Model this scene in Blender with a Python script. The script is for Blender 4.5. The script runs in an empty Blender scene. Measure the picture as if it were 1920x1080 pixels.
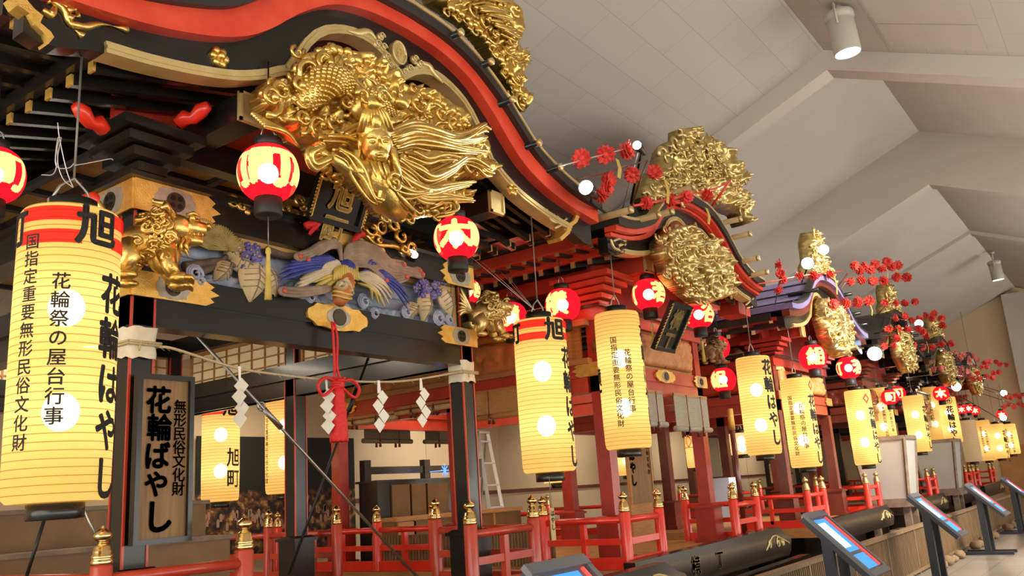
import bpy, bmesh, math, random
import numpy as np
from math import sin, cos, pi, radians, sqrt, atan2
from mathutils import Vector, Matrix

SC = bpy.context.scene
COL = SC.collection

# ------------------------------------------------------------------ camera
EYE = Vector((0, 0, 1.6))
YAW, PIT, ROL = radians(35.24), radians(13.51), radians(-3.90)
FPX = 1602.5
_f = Vector((cos(PIT)*cos(YAW), cos(PIT)*sin(YAW), sin(PIT)))
_r = Vector((sin(YAW), -cos(YAW), 0)); _u = _r.cross(_f)
RT = _r*cos(ROL) + _u*sin(ROL); UP = -_r*sin(ROL) + _u*cos(ROL); FW = _f
cd = bpy.data.cameras.new('camera'); cam = bpy.data.objects.new('camera', cd); COL.objects.link(cam)
cd.sensor_width = 36.0; cd.lens = FPX/1920*36.0; cd.clip_start = 0.05; cd.clip_end = 200
m3 = Matrix((RT, UP, -FW)).transposed()
cam.matrix_world = Matrix.Translation(EYE) @ m3.to_4x4()
SC.camera = cam

# ------------------------------------------------------------------ exposure, world
vs = SC.view_settings
vs.view_transform = 'Standard'; vs.look = 'None'; vs.gamma = 1.0; vs.use_curve_mapping = False
vs.exposure = 0.0
wd = bpy.data.worlds.new('hall_ambience'); SC.world = wd; wd.use_nodes = True
bg = wd.node_tree.nodes['Background']; bg.inputs[0].default_value = (1.0, 0.95, 0.86, 1); bg.inputs[1].default_value = 4.3

def at(px, py, X=None, Y=None, Z=None):
    """point of the place seen at a pixel of the 1920x1080 photo, on a known plane"""
    d = FW + RT*((px-960)/FPX) - UP*((py-540)/FPX)
    t = X/d.x if X is not None else Y/d.y if Y is not None else (Z-EYE.z)/d.z
    return EYE + d*t

# unseen fill lights without fixtures, added above the walkway to brighten the floats
def area(name, loc, size, power, col, target):
    l = bpy.data.lights.new(name, 'AREA'); l.shape = 'RECTANGLE'; l.size = size[0]; l.size_y = size[1]
    l.energy = power; l.color = col; l.spread = radians(78)
    o = bpy.data.objects.new(name, l); COL.objects.link(o); o.location = loc
    o.rotation_euler = (Vector(target)-Vector(loc)).to_track_quat('-Z', 'Y').to_euler()
    return o
for k, x in enumerate((-1.0, 6.0, 14.0, 23.0)):
    area('walkway_fill', (x, -2.2, 6.3), (3.0, 1.2), (1000, 850, 420, 260)[k], (1.0, 0.92, 0.80), (x+2.6, 4.6, 2.2))

u_ = area('ceiling_fill', (14.0, -6.6, 3.0), (34.0, .5), 230, (1.0, .93, .87), (14.0, 1.0, 8.2))  # added fill out of view, no fixture: lifts the ceiling brightness
area('ceiling_slope_fill', (13.0, 3.32, .62), (26.0, .08), 230, (1.0, .93, .86), (13.0, -1.6, 6.3))  # added fill behind the fence, no lamp there: brightens the right ceiling slope
for k, x in enumerate((8.0, 13.0, 18.0, 24.0, 30.0)):          # added fill without fixtures, hidden behind the floats, brightens the rear wall
    area('rear_wall_fill', (x, 10.3, 3.9), (2.6, .25), 15, (1.0, .86, .66), (x, 11.6, 1.9))

# ------------------------------------------------------------------ materials
MATS = {}
def nodes_of(name):
    m = bpy.data.materials.new(name); m.use_nodes = True
    nt = m.node_tree; b = nt.nodes['Principled BSDF']
    MATS[name] = m
    return m, nt, b
def N(nt, t, **kw):
    n = nt.nodes.new(t)
    for k, v in kw.items(): setattr(n, k, v)
    return n
def noise_bump(nt, b, scale, strength, dist=0.01, detail=4):
    tc = N(nt, 'ShaderNodeTexCoord'); nz = N(nt, 'ShaderNodeTexNoise'); bp = N(nt, 'ShaderNodeBump')
    nz.inputs['Scale'].default_value = scale; nz.inputs['Detail'].default_value = detail
    bp.inputs['Strength'].default_value = strength; bp.inputs['Distance'].default_value = dist
    nt.links.new(tc.outputs['Object'], nz.inputs['Vector']); nt.links.new(nz.outputs['Fac'], bp.inputs['Height'])
    nt.links.new(bp.outputs['Normal'], b.inputs['Normal'])
    return tc, nz
def col_noise(nt, b, tc, c1, c2, scale, stretch=(1, 1, 1), detail=5):
    mp = N(nt, 'ShaderNodeMapping'); mp.inputs['Scale'].default_value = stretch
    nz = N(nt, 'ShaderNodeTexNoise'); nz.inputs['Scale'].default_value = scale; nz.inputs['Detail'].default_value = detail
    rp = N(nt, 'ShaderNodeValToRGB'); rp.color_ramp.elements[0].position = .35; rp.color_ramp.elements[1].position = .68
    rp.color_ramp.elements[0].color = (*c1, 1); rp.color_ramp.elements[1].color = (*c2, 1)
    nt.links.new(tc.outputs['Object'], mp.inputs['Vector']); nt.links.new(mp.outputs['Vector'], nz.inputs['Vector'])
    nt.links.new(nz.outputs['Fac'], rp.inputs['Fac']); nt.links.new(rp.outputs['Color'], b.inputs['Base Color'])
def simple(name, c, rough=.5, metal=0, c2=None, scale=6, stretch=(1, 1, 1), bump=0.0, bscale=40, coat=0, spec=.5):
    m, nt, b = nodes_of(name)
    b.inputs['Base Color'].default_value = (*c, 1); b.inputs['Roughness'].default_value = rough; b.inputs['Metallic'].default_value = metal
    b.inputs['Coat Weight'].default_value = coat; b.inputs['Coat Roughness'].default_value = .12
    b.inputs['Specular IOR Level'].default_value = spec
    tc = None
    if bump: tc, _ = noise_bump(nt, b, bscale, bump)
    if c2:
        tc = tc or N(nt, 'ShaderNodeTexCoord'); col_noise(nt, b, tc, c, c2, scale, stretch)
    return m
def emit(name, c, s):
    m, nt, b = nodes_of(name)
    b.inputs['Base Color'].default_value = (*c, 1); b.inputs['Emission Color'].default_value = (*c, 1); b.inputs['Emission Strength'].default_value = s
    return m
GOLD = simple('gold_leaf', (.66, .43, .10), .32, .94, c2=(.82, .59, .20), scale=9, bump=.25, bscale=60)
GOLDD = simple('aged_gold_leaf', (.52, .38, .13), .36, .88, c2=(.80, .62, .28), scale=12, bump=.3, bscale=50)
BRASS = simple('polished_brass', (.72, .50, .20), .22, 1.0, c2=(.85, .64, .32), scale=14)
GOLDP = simple('gilt_plate', (.72, .42, .08), .38, .75, c2=(.85, .55, .15), scale=18, bump=.5, bscale=160)
GOLDT = simple('pale_gilt_moulding', (.62, .47, .20), .42, .6, c2=(.72, .58, .28), scale=7)
LACQ = simple('black_lacquer', (.009, .008, .007), .25, 0, c2=(.016, .014, .012), scale=5, coat=.15, spec=.4)
BLACK = simple('matt_black', (.012, .012, .012), .55)
IRON = simple('black_iron', (.02, .019, .018), .4, .6)
RED = simple('vermilion_lacquer', (.70, .024, .010), .34, 0, c2=(.80, .036, .014), scale=4, coat=.4)
REDD = simple('old_red_lacquer', (.42, .034, .014), .36, 0, c2=(.52, .052, .02), scale=5, coat=.3)
REDB = simple('red_roof_band', (.66, .045, .020), .36, 0, c2=(.76, .075, .03), scale=5, coat=.3)
REDS = simple('dark_red_timber', (.30, .018, .009), .42, 0, c2=(.40, .028, .013), scale=5, coat=.2)
MARO = simple('maroon_lacquer', (.11, .018, .010), .3, 0, c2=(.16, .028, .014), scale=6, coat=.5)
WOOD = simple('natural_cedar', (.36, .155, .045), .55, 0, c2=(.48, .23, .075), scale=5, stretch=(1, 1, 14), bump=.15)
WOODO = simple('carved_zelkova', (.48, .19, .055), .5, 0, c2=(.60, .28, .09), scale=9, bump=.4, bscale=40)
WOODB = simple('brown_panel_board', (.15, .070, .015), .5, 0, c2=(.20, .10, .024), scale=4)
WOODS = simple('sign_board_wood', (.19, .10, .032), .55, 0, c2=(.28, .155, .055), scale=3, stretch=(14, 14, .7), bump=.1)
WOODF = simple('fence_slat_wood', (.17, .10, .045), .6, 0, c2=(.26, .165, .08), scale=4, stretch=(9, 9, 1))
TAN = simple('tan_coffer_board', (.48, .27, .08), .6, 0, c2=(.58, .35, .12), scale=4)
BAMB = simple('split_bamboo_blind', (.40, .19, .055), .6, 0, c2=(.56, .30, .10), scale=7, stretch=(1, 1, 25), bump=.4, bscale=90)
BAMP = simple('pale_bamboo', (.45, .29, .12), .45, 0, c2=(.58, .40, .18), scale=5)
CLOTH = simple('white_cotton_wrap', (.62, .56, .42), .9, 0, c2=(.74, .69, .56), scale=9, bump=.3)
PAPERW = simple('white_folded_paper', (.80, .78, .70), .8)
ROPE = simple('straw_rope', (.42, .33, .18), .9, 0, c2=(.55, .45, .27), scale=80)
CORD = simple('red_silk_cord', (.60, .012, .012), .6, 0, c2=(.72, .02, .02), scale=50)
INK = simple('black_ink', (.010, .009, .008), .75)
REDINK = simple('red_ink', (.60, .010, .012), .7)
WHITEPT = simple('cream_paint', (.80, .66, .40), .7)
SILV = simple('silver_leaf_paint', (.34, .31, .24), .5, .5, c2=(.44, .41, .33), scale=20)
STEEL = simple('grey_steel', (.35, .34, .32), .35, .9)
ALU = simple('ladder_aluminium', (.62, .61, .58), .4, .7)
WIRE = simple('grey_wire', (.22, .20, .17), .5, .5)
BLUEV = simple('pale_blue_wave_paint', (.24, .28, .40), .6, 0, c2=(.46, .50, .60), scale=8)
SLATE = simple('painted_backing_blue', (.30, .34, .45), .6)
NAVY = simple('indigo_feather_paint', (.02, .03, .20), .5, 0, c2=(.05, .07, .32), scale=20)
LEAFC = simple('straw_leaf_paint', (.52, .42, .22), .6, 0, c2=(.62, .53, .31), scale=6)
PLUME = simple('taupe_plume_paint', (.20, .14, .09), .6, 0, c2=(.34, .26, .18), scale=9)
WINGW = simple('buff_wing_paint', (.50, .40, .25), .6, 0, c2=(.62, .53, .38), scale=8)
YELP = simple('ochre_paint', (.50, .36, .06), .55, 0, c2=(.62, .48, .12), scale=10)
OLIVE = simple('olive_pine_paint', (.24, .20, .05), .6, 0, c2=(.36, .30, .10), scale=12)
VIOL = simple('violet_flower_paint', (.075, .07, .26), .55, 0, c2=(.15, .14, .40), scale=20)
ROCK = simple('dark_trunk_paint', (.07, .05, .035), .7, 0, c2=(.16, .12, .08), scale=9)
RUST = simple('russet_breast_paint', (.42, .10, .03), .5, 0, c2=(.55, .2, .07), scale=14)
PINKR = simple('red_plume_eye_paint', (.55, .09, .05), .6)
PETAL = simple('red_paper_flower', (.66, .030, .022), .75, 0, c2=(.80, .075, .05), scale=10)
PETAL_GLARE = simple('glare_paled_flower', (.70, .16, .13), .8, 0, c2=(.80, .26, .2), scale=10)  # red petals overexposed by glare: the paling is put into their colour
TAGY = simple('yellow_paper_strip', (.55, .36, .06), .6)
PURP = simple('violet_grey_copper_roof', (.20, .17, .36), .42, .15, c2=(.29, .24, .42), scale=2)
DKROOF = simple('black_roof_boards', (.016, .014, .013), .45, c2=(.03, .027, .024), scale=3)
BLUEC = simple('blue_cloth', (.03, .05, .22), .8)
STONE = simple('brown_kerb_stone', (.20, .12, .06), .8, 0, c2=(.32, .21, .12), scale=6, bump=.5, bscale=14)
KIOSK = simple('kiosk_dark_metal', (.035, .037, .048), .35, .5)
KIOSKT = simple('kiosk_grey_bezel', (.13, .135, .15), .4, .3)
LAMPW = simple('lamp_white_enamel', (.46, .42, .36), .45)
ANDON = simple('white_lantern_paper', (.36, .34, .31), .8, c2=(.39, .37, .34), scale=2)
GREYT = simple('grey_brown_timber', (.15, .10, .07), .7, 0, c2=(.24, .17, .12), scale=6)
DOORM = simple('orange_door_board', (.42, .20, .06), .5, c2=(.5, .26, .09), scale=2)
LENSW = emit('white_lamp_lens', (1.0, .93, .78), 30)
LENSB = emit('cool_lamp_lens', (.50, .72, 1.0), 9)
BULB = emit('frosted_bulb', (1.0, .90, .66), 9)
BULB2 = emit('small_frosted_bulb', (1.0, .88, .66), 24)
SCREENB = emit('blue_display', (.035, .24, .75), 1.1)
SCREENW = emit('white_display', (.55, .80, 1.0), 1.1)
LEDR = emit('red_led_strip', (1.0, .05, .04), 1.6)
LEDBLUE = emit('blue_ornament_led', (.10, .25, 1.0), 2.0)
def paper(name, col, em, ribs, trans=.12, ribdark=(.20, .09, .015), glow=None):
    """thin lantern paper lit from inside: glows evenly, lets bulb light through, bamboo hoops show as lines"""
    m, nt, b = nodes_of(name); nt.nodes.remove(b)
    out = nt.nodes['Material Output']
    tc = N(nt, 'ShaderNodeTexCoord'); sp = N(nt, 'ShaderNodeSeparateXYZ'); nt.links.new(tc.outputs['Object'], sp.inputs[0])
    mu = N(nt, 'ShaderNodeMath', operation='MULTIPLY'); mu.inputs[1].default_value = ribs; nt.links.new(sp.outputs['Z'], mu.inputs[0])
    fr = N(nt, 'ShaderNodeMath', operation='FRACT'); nt.links.new(mu.outputs[0], fr.inputs[0])
    lt = N(nt, 'ShaderNodeMath', operation='LESS_THAN'); lt.inputs[1].default_value = .11; nt.links.new(fr.outputs[0], lt.inputs[0])
    nz = N(nt, 'ShaderNodeTexNoise'); nz.inputs['Scale'].default_value = 3.0; nt.links.new(tc.outputs['Object'], nz.inputs['Vector'])
    mx = N(nt, 'ShaderNodeMix', data_type='RGBA'); mx.inputs['A'].default_value = (*[c*.93 for c in col], 1); mx.inputs['B'].default_value = (*[min(1, c*1.05) for c in col], 1)
    nt.links.new(nz.outputs['Fac'], mx.inputs['Factor'])
    rb = N(nt, 'ShaderNodeMix', data_type='RGBA'); rb.inputs['B'].default_value = (*ribdark, 1)
    ma = N(nt, 'ShaderNodeMath', operation='MULTIPLY'); ma.inputs[1].default_value = .75; nt.links.new(lt.outputs[0], ma.inputs[0])
    nt.links.new(ma.outputs[0], rb.inputs['Factor']); nt.links.new(mx.outputs['Result'], rb.inputs['A'])
    df = N(nt, 'ShaderNodeBsdfDiffuse'); tl = N(nt, 'ShaderNodeBsdfTranslucent'); em_ = N(nt, 'ShaderNodeEmission'); tr = N(nt, 'ShaderNodeBsdfTransparent')
    for n in (df, em_): nt.links.new(rb.outputs['Result'], n.inputs['Color'])
    gm = N(nt, 'ShaderNodeMix', data_type='RGBA'); gm.inputs['A'].default_value = (*(glow or col), 1); gm.inputs['B'].default_value = (*ribdark, 1)
    nt.links.new(ma.outputs[0], gm.inputs['Factor']); nt.links.new(gm.outputs['Result'], tl.inputs['Color'])
    em_.inputs['Strength'].default_value = em
    m1 = N(nt, 'ShaderNodeMixShader'); m1.inputs[0].default_value = .6; nt.links.new(df.outputs[0], m1.inputs[1]); nt.links.new(tl.outputs[0], m1.inputs[2])
    m2 = N(nt, 'ShaderNodeMixShader'); m2.inputs[0].default_value = trans; nt.links.new(m1.outputs[0], m2.inputs[1]); nt.links.new(tr.outputs[0], m2.inputs[2])
    ad = N(nt, 'ShaderNodeAddShader'); nt.links.new(m2.outputs[0], ad.inputs[0]); nt.links.new(em_.outputs[0], ad.inputs[1])
    nt.links.new(ad.outputs[0], out.inputs['Surface'])
    return m
PAPER = paper('lantern_paper_lit', (.90, .55, .14), .30, 26.0, .15, glow=(.94, .72, .36))
REDBAND = paper('red_band_paper', (.72, .012, .016), .5, 26.0, .08, (.4, .01, .01))
PAPERD = paper('lantern_paper_dim', (.72, .56, .33), .22, 26.0)
PAPRED = paper('red_lantern_paper', (.80, .006, .016), .62, 60.0, .10, (.5, .004, .01))
PAPCRM = paper('cream_lantern_paper', (.92, .60, .26), .34, 60.0, .12, (.62, .38, .13), glow=(.90, .58, .24))

# ------------------------------------------------------------------ mesh builder
class MB:
    def __init__(s): s.v = []; s.f = []; s.sm = []
    def add(s, vs_, fs, smooth=False):
        o = len(s.v); s.v.extend([tuple(p) for p in vs_])
        for f in fs: s.f.append(tuple(i+o for i in f)); s.sm.append(smooth)
        return s
    def box(s, lo, hi, taper=0):
        x0, y0, z0 = lo; x1, y1, z1 = hi; t = taper
        v = [(x0, y0, z0), (x1, y0, z0), (x1, y1, z0), (x0, y1, z0), (x0+t, y0+t, z1), (x1-t, y0+t, z1), (x1-t, y1-t, z1), (x0+t, y1-t, z1)]
        return s.add(v, [(3, 2, 1, 0), (4, 5, 6, 7), (0, 1, 5, 4), (1, 2, 6, 5), (2, 3, 7, 6), (3, 0, 4, 7)])
    def bar(s, a, b, w, h, up=(0, 0, 1)):
        a, b = Vector(a), Vector(b); d = (b-a).normalized(); u = Vector(up)
        sd = d.cross(u)
        if sd.length < 1e-4: sd = d.cross(Vector((1, 0, 0)))
        sd.normalize(); u = sd.cross(d).normalized()
        c = [(-w/2, -h/2), (w/2, -h/2), (w/2, h/2), (-w/2, h/2)]
        v = [a+sd*p+u*q for p, q in c]+[b+sd*p+u*q for p, q in c]
        return s.add(v, [(3, 2, 1, 0), (4, 5, 6, 7), (0, 1, 5, 4), (1, 2, 6, 5), (2, 3, 7, 6), (3, 0, 4, 7)])
    def tube(s, pts, rad, n=8, closed=False, flat=1.0, up=None, caps=True):
        P = [Vector(p) for p in pts]; L = len(P)
        R = rad if hasattr(rad, '__len__') else [rad]*L
        v = []; prev = None
        for i, p in enumerate(P):
            t = (P[min(i+1, L-1)]-P[max(i-1, 0)])
            if t.length < 1e-9: t = Vector((0, 0, 1))
            t.normalize()
            if up is not None:
                a = t.cross(Vector(up))
                if a.length < 1e-4: a = prev or t.orthogonal()
            elif prev is None: a = t.orthogonal()
            else:
                a = prev - t*prev.dot(t)
                if a.length < 1e-5: a = t.orthogonal()
            a = a.normalized(); prev = a; b = t.cross(a)
            for k in range(n):
                g = 2*pi*k/n; v.append(p+a*(cos(g)*R[i])+b*(sin(g)*R[i]*flat))
        f = [(i*n+k, i*n+(k+1) % n, (i+1)*n+(k+1) % n, (i+1)*n+k) for i in range(L-1) for k in range(n)]
        if caps: f += [tuple(reversed(range(n))), tuple(range((L-1)*n, L*n))]
        return s.add(v, f, True)
    def lathe(s, prof, c=(0, 0, 0), n=20, smooth=True, axis='Z', caps=True):
        v = []
        for r, z in prof:
            for k in range(n):
                g = 2*pi*k/n
                p = (r*cos(g), r*sin(g), z) if axis == 'Z' else (r*cos(g), z, r*sin(g)) if axis == 'Y' else (z, r*cos(g), r*sin(g))
                v.append((p[0]+c[0], p[1]+c[1], p[2]+c[2]))
        L = len(prof)
        f = [(i*n+k, i*n+(k+1) % n, (i+1)*n+(k+1) % n, (i+1)*n+k) for i in range(L-1) for k in range(n)]
        if caps: f += [tuple(reversed(range(n))), tuple(range((L-1)*n, L*n))]
        return s.add(v, f, smooth)
    def ball(s, c, r, nu=10, nv=7, rot=None):
        rx, ry, rz = r if hasattr(r, '__len__') else (r, r, r)
        v = []; c = Vector(c)
        for j in range(1, nv):
            a = pi*j/nv
            for i in range(nu):
                g = 2*pi*i/nu; p = Vector((rx*sin(a)*cos(g), ry*sin(a)*sin(g), rz*cos(a)))
                if rot: p = rot @ p
                v.append(c+p)
        t = Vector((0, 0, rz)); 
        if rot: t = rot @ t
        v += [c+t, c-t]; T = len(v)-2; B = T+1
        f = [(j*nu+i, (j+1)*nu+i, (j+1)*nu+(i+1) % nu, j*nu+(i+1) % nu) for j in range(nv-2) for i in range(nu)]
        f += [(T, i, (i+1) % nu) for i in range(nu)]+[(B, (nv-2)*nu+(i+1) % nu, (nv-2)*nu+i) for i in range(nu)]
        return s.add(v, f, True)
    def prism(s, poly, a, b, plane='XZ', smooth=False):
        """extrude a 2-D polygon between offsets a and b along the third axis"""
        def P(p, o): return (p[0], o, p[1]) if plane == 'XZ' else (o, p[0], p[1]) if plane == 'YZ' else (p[0], p[1], o)
        n = len(poly); v = [P(p, a) for p in poly]+[P(p, b) for p in poly]
        f = [tuple(range(n)), tuple(reversed(range(n, 2*n)))]
        o = len(s.v); s.v.extend(v)
        for q in f: s.f.append(tuple(i+o for i in q)); s.sm.append(False)
        for i in range(n): s.f.append((o+i, o+n+i, o+n+(i+1) % n, o+(i+1) % n)); s.sm.append(smooth)
        return s
    def strip(s, top, bot, y0, y1):
        """solid between two equally long (x,z) polylines, from y0 to y1"""
        n = len(top); v = []
        for (a, b) in zip(top, bot): v += [(a[0], y0, a[1]), (b[0], y0, b[1]), (a[0], y1, a[1]), (b[0], y1, b[1])]
        f = []
        for i in range(n-1):
            p, q = 4*i, 4*i+4
            f += [(p, p+1, q+1, q), (p+2, q+2, q+3, p+3), (p, q, q+2, p+2), (p+1, p+3, q+3, q+1)]
        f += [(0, 2, 3, 1), (4*n-4, 4*n-3, 4*n-1, 4*n-2)]
        return s.add(v, f, False)
    def xform(s, fn): s.v = [tuple(fn(Vector(p))) for p in s.v]; return s
    def mesh(s, name, mat, org=(0, 0, 0)):
        me = bpy.data.meshes.new(name); o = org
        me.from_pydata([(p[0]-o[0], p[1]-o[1], p[2]-o[2]) for p in s.v], [], s.f)
        me.polygons.foreach_set('use_smooth', s.sm); me.materials.append(mat)
        bm = bmesh.new(); bm.from_mesh(me); bmesh.ops.recalc_face_normals(bm, faces=bm.faces); bm.to_mesh(me); bm.free()
        me.update(); return me
    def build(s, name, mat, parent=None, org=None):
        if org is None:
            r = parent
            while r is not None and r.parent is not None: r = r.parent
            org = r.location if r is not None else (0, 0, 0)
        ob = bpy.data.objects.new(name, s.mesh(name, mat, org)); COL.objects.link(ob)
        if parent is not None: ob.parent = parent
        else: ob.location = org
        return ob
def thing(name, label, cat, loc=(0, 0, 0), group=None):
    o = bpy.data.objects.new(name, None); COL.objects.link(o); o.location = loc; o.empty_display_size = .1
    return tag(o, label, cat, group)
def tag(o, label, cat, group=None, kind=None):
    o['label'] = label; o['category'] = cat
    if group: o['group'] = group
    if kind: o['kind'] = kind
    return o
def struct(name, mb, mat, label=None, cat=None):
    o = mb.build(name, mat); o['kind'] = 'structure'
    if label: o['label'] = label
    if cat: o['category'] = cat
    return o
def copy_tree(o, parent=None):
    c = o.copy(); COL.objects.link(c); c.parent = parent
    for ch in list(o.children): copy_tree(ch, c)
    return c
def dup(o, loc, label=None, group=None, rotz=None):
    c = copy_tree(o); c.location = loc
    if label: c['label'] = label
    if group: c['group'] = group
    if rotz is not None: c.rotation_euler.z = rotz
    return c
def inst(me, name, parent, loc, rot=None, sc=None):
    o = bpy.data.objects.new(name, me); COL.objects.link(o); o.parent = parent; o.location = loc
    if rot: o.rotation_euler = rot
    if sc: o.scale = sc
    return o
def cr(pts, n=6):
    """Catmull-Rom through points (any dimension)"""
    P = [np.array(p, float) for p in pts]; out = []
    for i in range(len(P)-1):
        p0 = P[i-1] if i else 2*P[0]-P[1]; p1 = P[i]; p2 = P[i+1]; p3 = P[i+2] if i+2 < len(P) else 2*P[-1]-P[-2]
        for k in range(n):
            t = k/n; out.append(.5*((2*p1)+(-p0+p2)*t+(2*p0-5*p1+4*p2-p3)*t*t+(-p0+3*p1-3*p2+p3)*t**3))
    out.append(P[-1]); return [tuple(float(q) for q in p) for p in out]
def spiral(c, r, turns, ax, ay, n=22, ph=0, sgn=1, rise=None):
    """points of a scroll from its outer end inwards, in the plane (ax, ay)"""
    ax, ay, c = Vector(ax), Vector(ay), Vector(c); o = []
    for i in range(n):
        t = i/(n-1); rr = r*(1-t)**.8+.06*r; g = ph+sgn*2*pi*turns*t
        p = c+ax*(rr*cos(g))+ay*(rr*sin(g))
        if rise is not None: p = p+Vector(rise)*t
        o.append(p)
    return o

# ------------------------------------------------------------------ lettering
_G = {}; _GS = {}
def prepare_glyphs(chars):
    obs = []
    for ch in dict.fromkeys(chars):
        c = bpy.data.curves.new('glyph', 'FONT'); c.body = ch; c.resolution_u = 3
        o = bpy.data.objects.new('glyph', c); COL.objects.link(o); obs.append((ch, o))
    dg = bpy.context.evaluated_depsgraph_get()
    for ch, o in obs:
        ev = o.evaluated_get(dg); me = ev.to_mesh(); tr = []
        for p in me.polygons:
            q = [(me.vertices[i].co.x-.5, me.vertices[i].co.y-.38) for i in p.vertices]
            for k in range(1, len(q)-1): tr.append((q[0], q[k], q[k+1]))
        _G[ch] = tr; ev.to_mesh_clear()
    for ch, o in obs:
        c = o.data; bpy.data.objects.remove(o); bpy.data.curves.remove(c)
def tris_of(ch, lim):
    if (ch, lim) not in _GS:
        out = []
        def split(a, b, c, d):
            l = [(b[0]-a[0])**2+(b[1]-a[1])**2, (c[0]-b[0])**2+(c[1]-b[1])**2, (a[0]-c[0])**2+(a[1]-c[1])**2]
            k = l.index(max(l))
            if l[k] < lim*lim or d > 7: out.append((a, b, c)); return
            if k == 1: a, b, c = b, c, a
            elif k == 2: a, b, c = c, a, b
            mm = ((a[0]+b[0])/2, (a[1]+b[1])/2); split(a, mm, c, d+1); split(mm, b, c, d+1)
        for t in _G[ch]: split(*t, 0)
        _GS[(ch, lim)] = out
    return _GS[(ch, lim)]
def glyph(mb, ch, size, fn, off=.02, sx=1.0, cx=0., cy=0.):
    """put one brush-bold character through fn(u, v) -> 3-D point"""
    n = 6 if off < .03 else 8 if off < .06 else 14
    rings = [(0, 0)]+[(off*cos(2*pi*k/n), off*sin(2*pi*k/n)) for k in range(n)]
    if off > .06: rings += [(off*.5*cos(2*pi*k/7), off*.5*sin(2*pi*k/7)) for k in range(7)]
    v = []; f = []
    for dx, dy in rings:
        for t in tris_of(ch, .28 if size > .1 else .6):
            f.append((len(v), len(v)+1, len(v)+2)); v += [fn(cx+(p[0]+dx)*size*sx, cy+(p[1]+dy)*size) for p in t]
    mb.add(v, f)
CH = '旭町国指定重要無形民俗文化財花輪祭の屋台行事ばはやし横丁若木組谷大新'
B1, B2 = .016, .036
prepare_glyphs(CH)

_GM = {}
def glyph_mask(ch, off, n=90):
    """boolean raster of a bold character over [-.75, .75] em"""
    if (ch, off) not in _GM:
        g = np.linspace(-.75, .75, n); X, Y = np.meshgrid(g, g, indexing='ij'); M = np.zeros(X.shape, bool)
        for a, b, c in _G[ch]:
            s1 = (b[0]-a[0])*(Y-a[1])-(b[1]-a[1])*(X-a[0]); s2 = (c[0]-b[0])*(Y-b[1])-(c[1]-b[1])*(X-b[0]); s3 = (a[0]-c[0])*(Y-c[1])-(a[1]-c[1])*(X-c[0])
            M |= ((s1 >= 0) & (s2 >= 0) & (s3 >= 0)) | ((s1 <= 0) & (s2 <= 0) & (s3 <= 0))
        k = int(round(off/1.5*(n-1))); D = M.copy()
        for i in range(-k, k+1):
            for j in range(-k, k+1):
                if i*i+j*j <= k*k: D |= np.roll(np.roll(M, i, 0), j, 1)
        _GM[(ch, off)] = D
    return _GM[(ch, off)]

# ------------------------------------------------------------------ carved relief generator
def vnoise(x, y, seed):
    rs = np.random.RandomState(seed); T = rs.rand(64, 64)
    xi = np.floor(x).astype(int); yi = np.floor(y).astype(int); fx = x-xi; fy = y-yi
    fx = fx*fx*(3-2*fx); fy = fy*fy*(3-2*fy)
    g = lambda a, b: T[a % 64, b % 64]
    return (g(xi, yi)*(1-fx)+g(xi+1, yi)*fx)*(1-fy)+(g(xi, yi+1)*(1-fx)+g(xi+1, yi+1)*fx)*fy
def inside(poly, x, y):
    r = np.zeros(x.shape, bool); n = len(poly)
    for i in range(n):
        x1, y1 = poly[i]; x2, y2 = poly[(i+1) % n]
        c = ((y1 > y) != (y2 > y)) & (x < (x2-x1)*(y-y1)/((y2-y1)+1e-12)+x1); r ^= c
    return r
def deco(mb, rng, poly, y, n, rmin, rmax, lift=.08):
    """scatter raised scrolls and cloud knobs over an (x,z) outline"""
    xs = [p[0] for p in poly]; zs = [p[1] for p in poly]; k = 0
    while k < n:
        x, z = rng.uniform(min(xs), max(xs)), rng.uniform(min(zs), max(zs))
        if not inside(poly, np.array([x]), np.array([z]))[0]: continue
        k += 1; r = rng.uniform(rmin, rmax); m = 14
        mb.tube(spiral((x, y, z), r, 1.3, (1, 0, 0), (0, 0, 1), m, rng.uniform(0, 6.3), rng.choice((-1, 1)), (0, -lift, 0)), [r*.24*(1.2-.06*i) for i in range(m)], 6)
        mb.ball((x, y-lift, z), r*.32, 8, 6)
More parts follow.
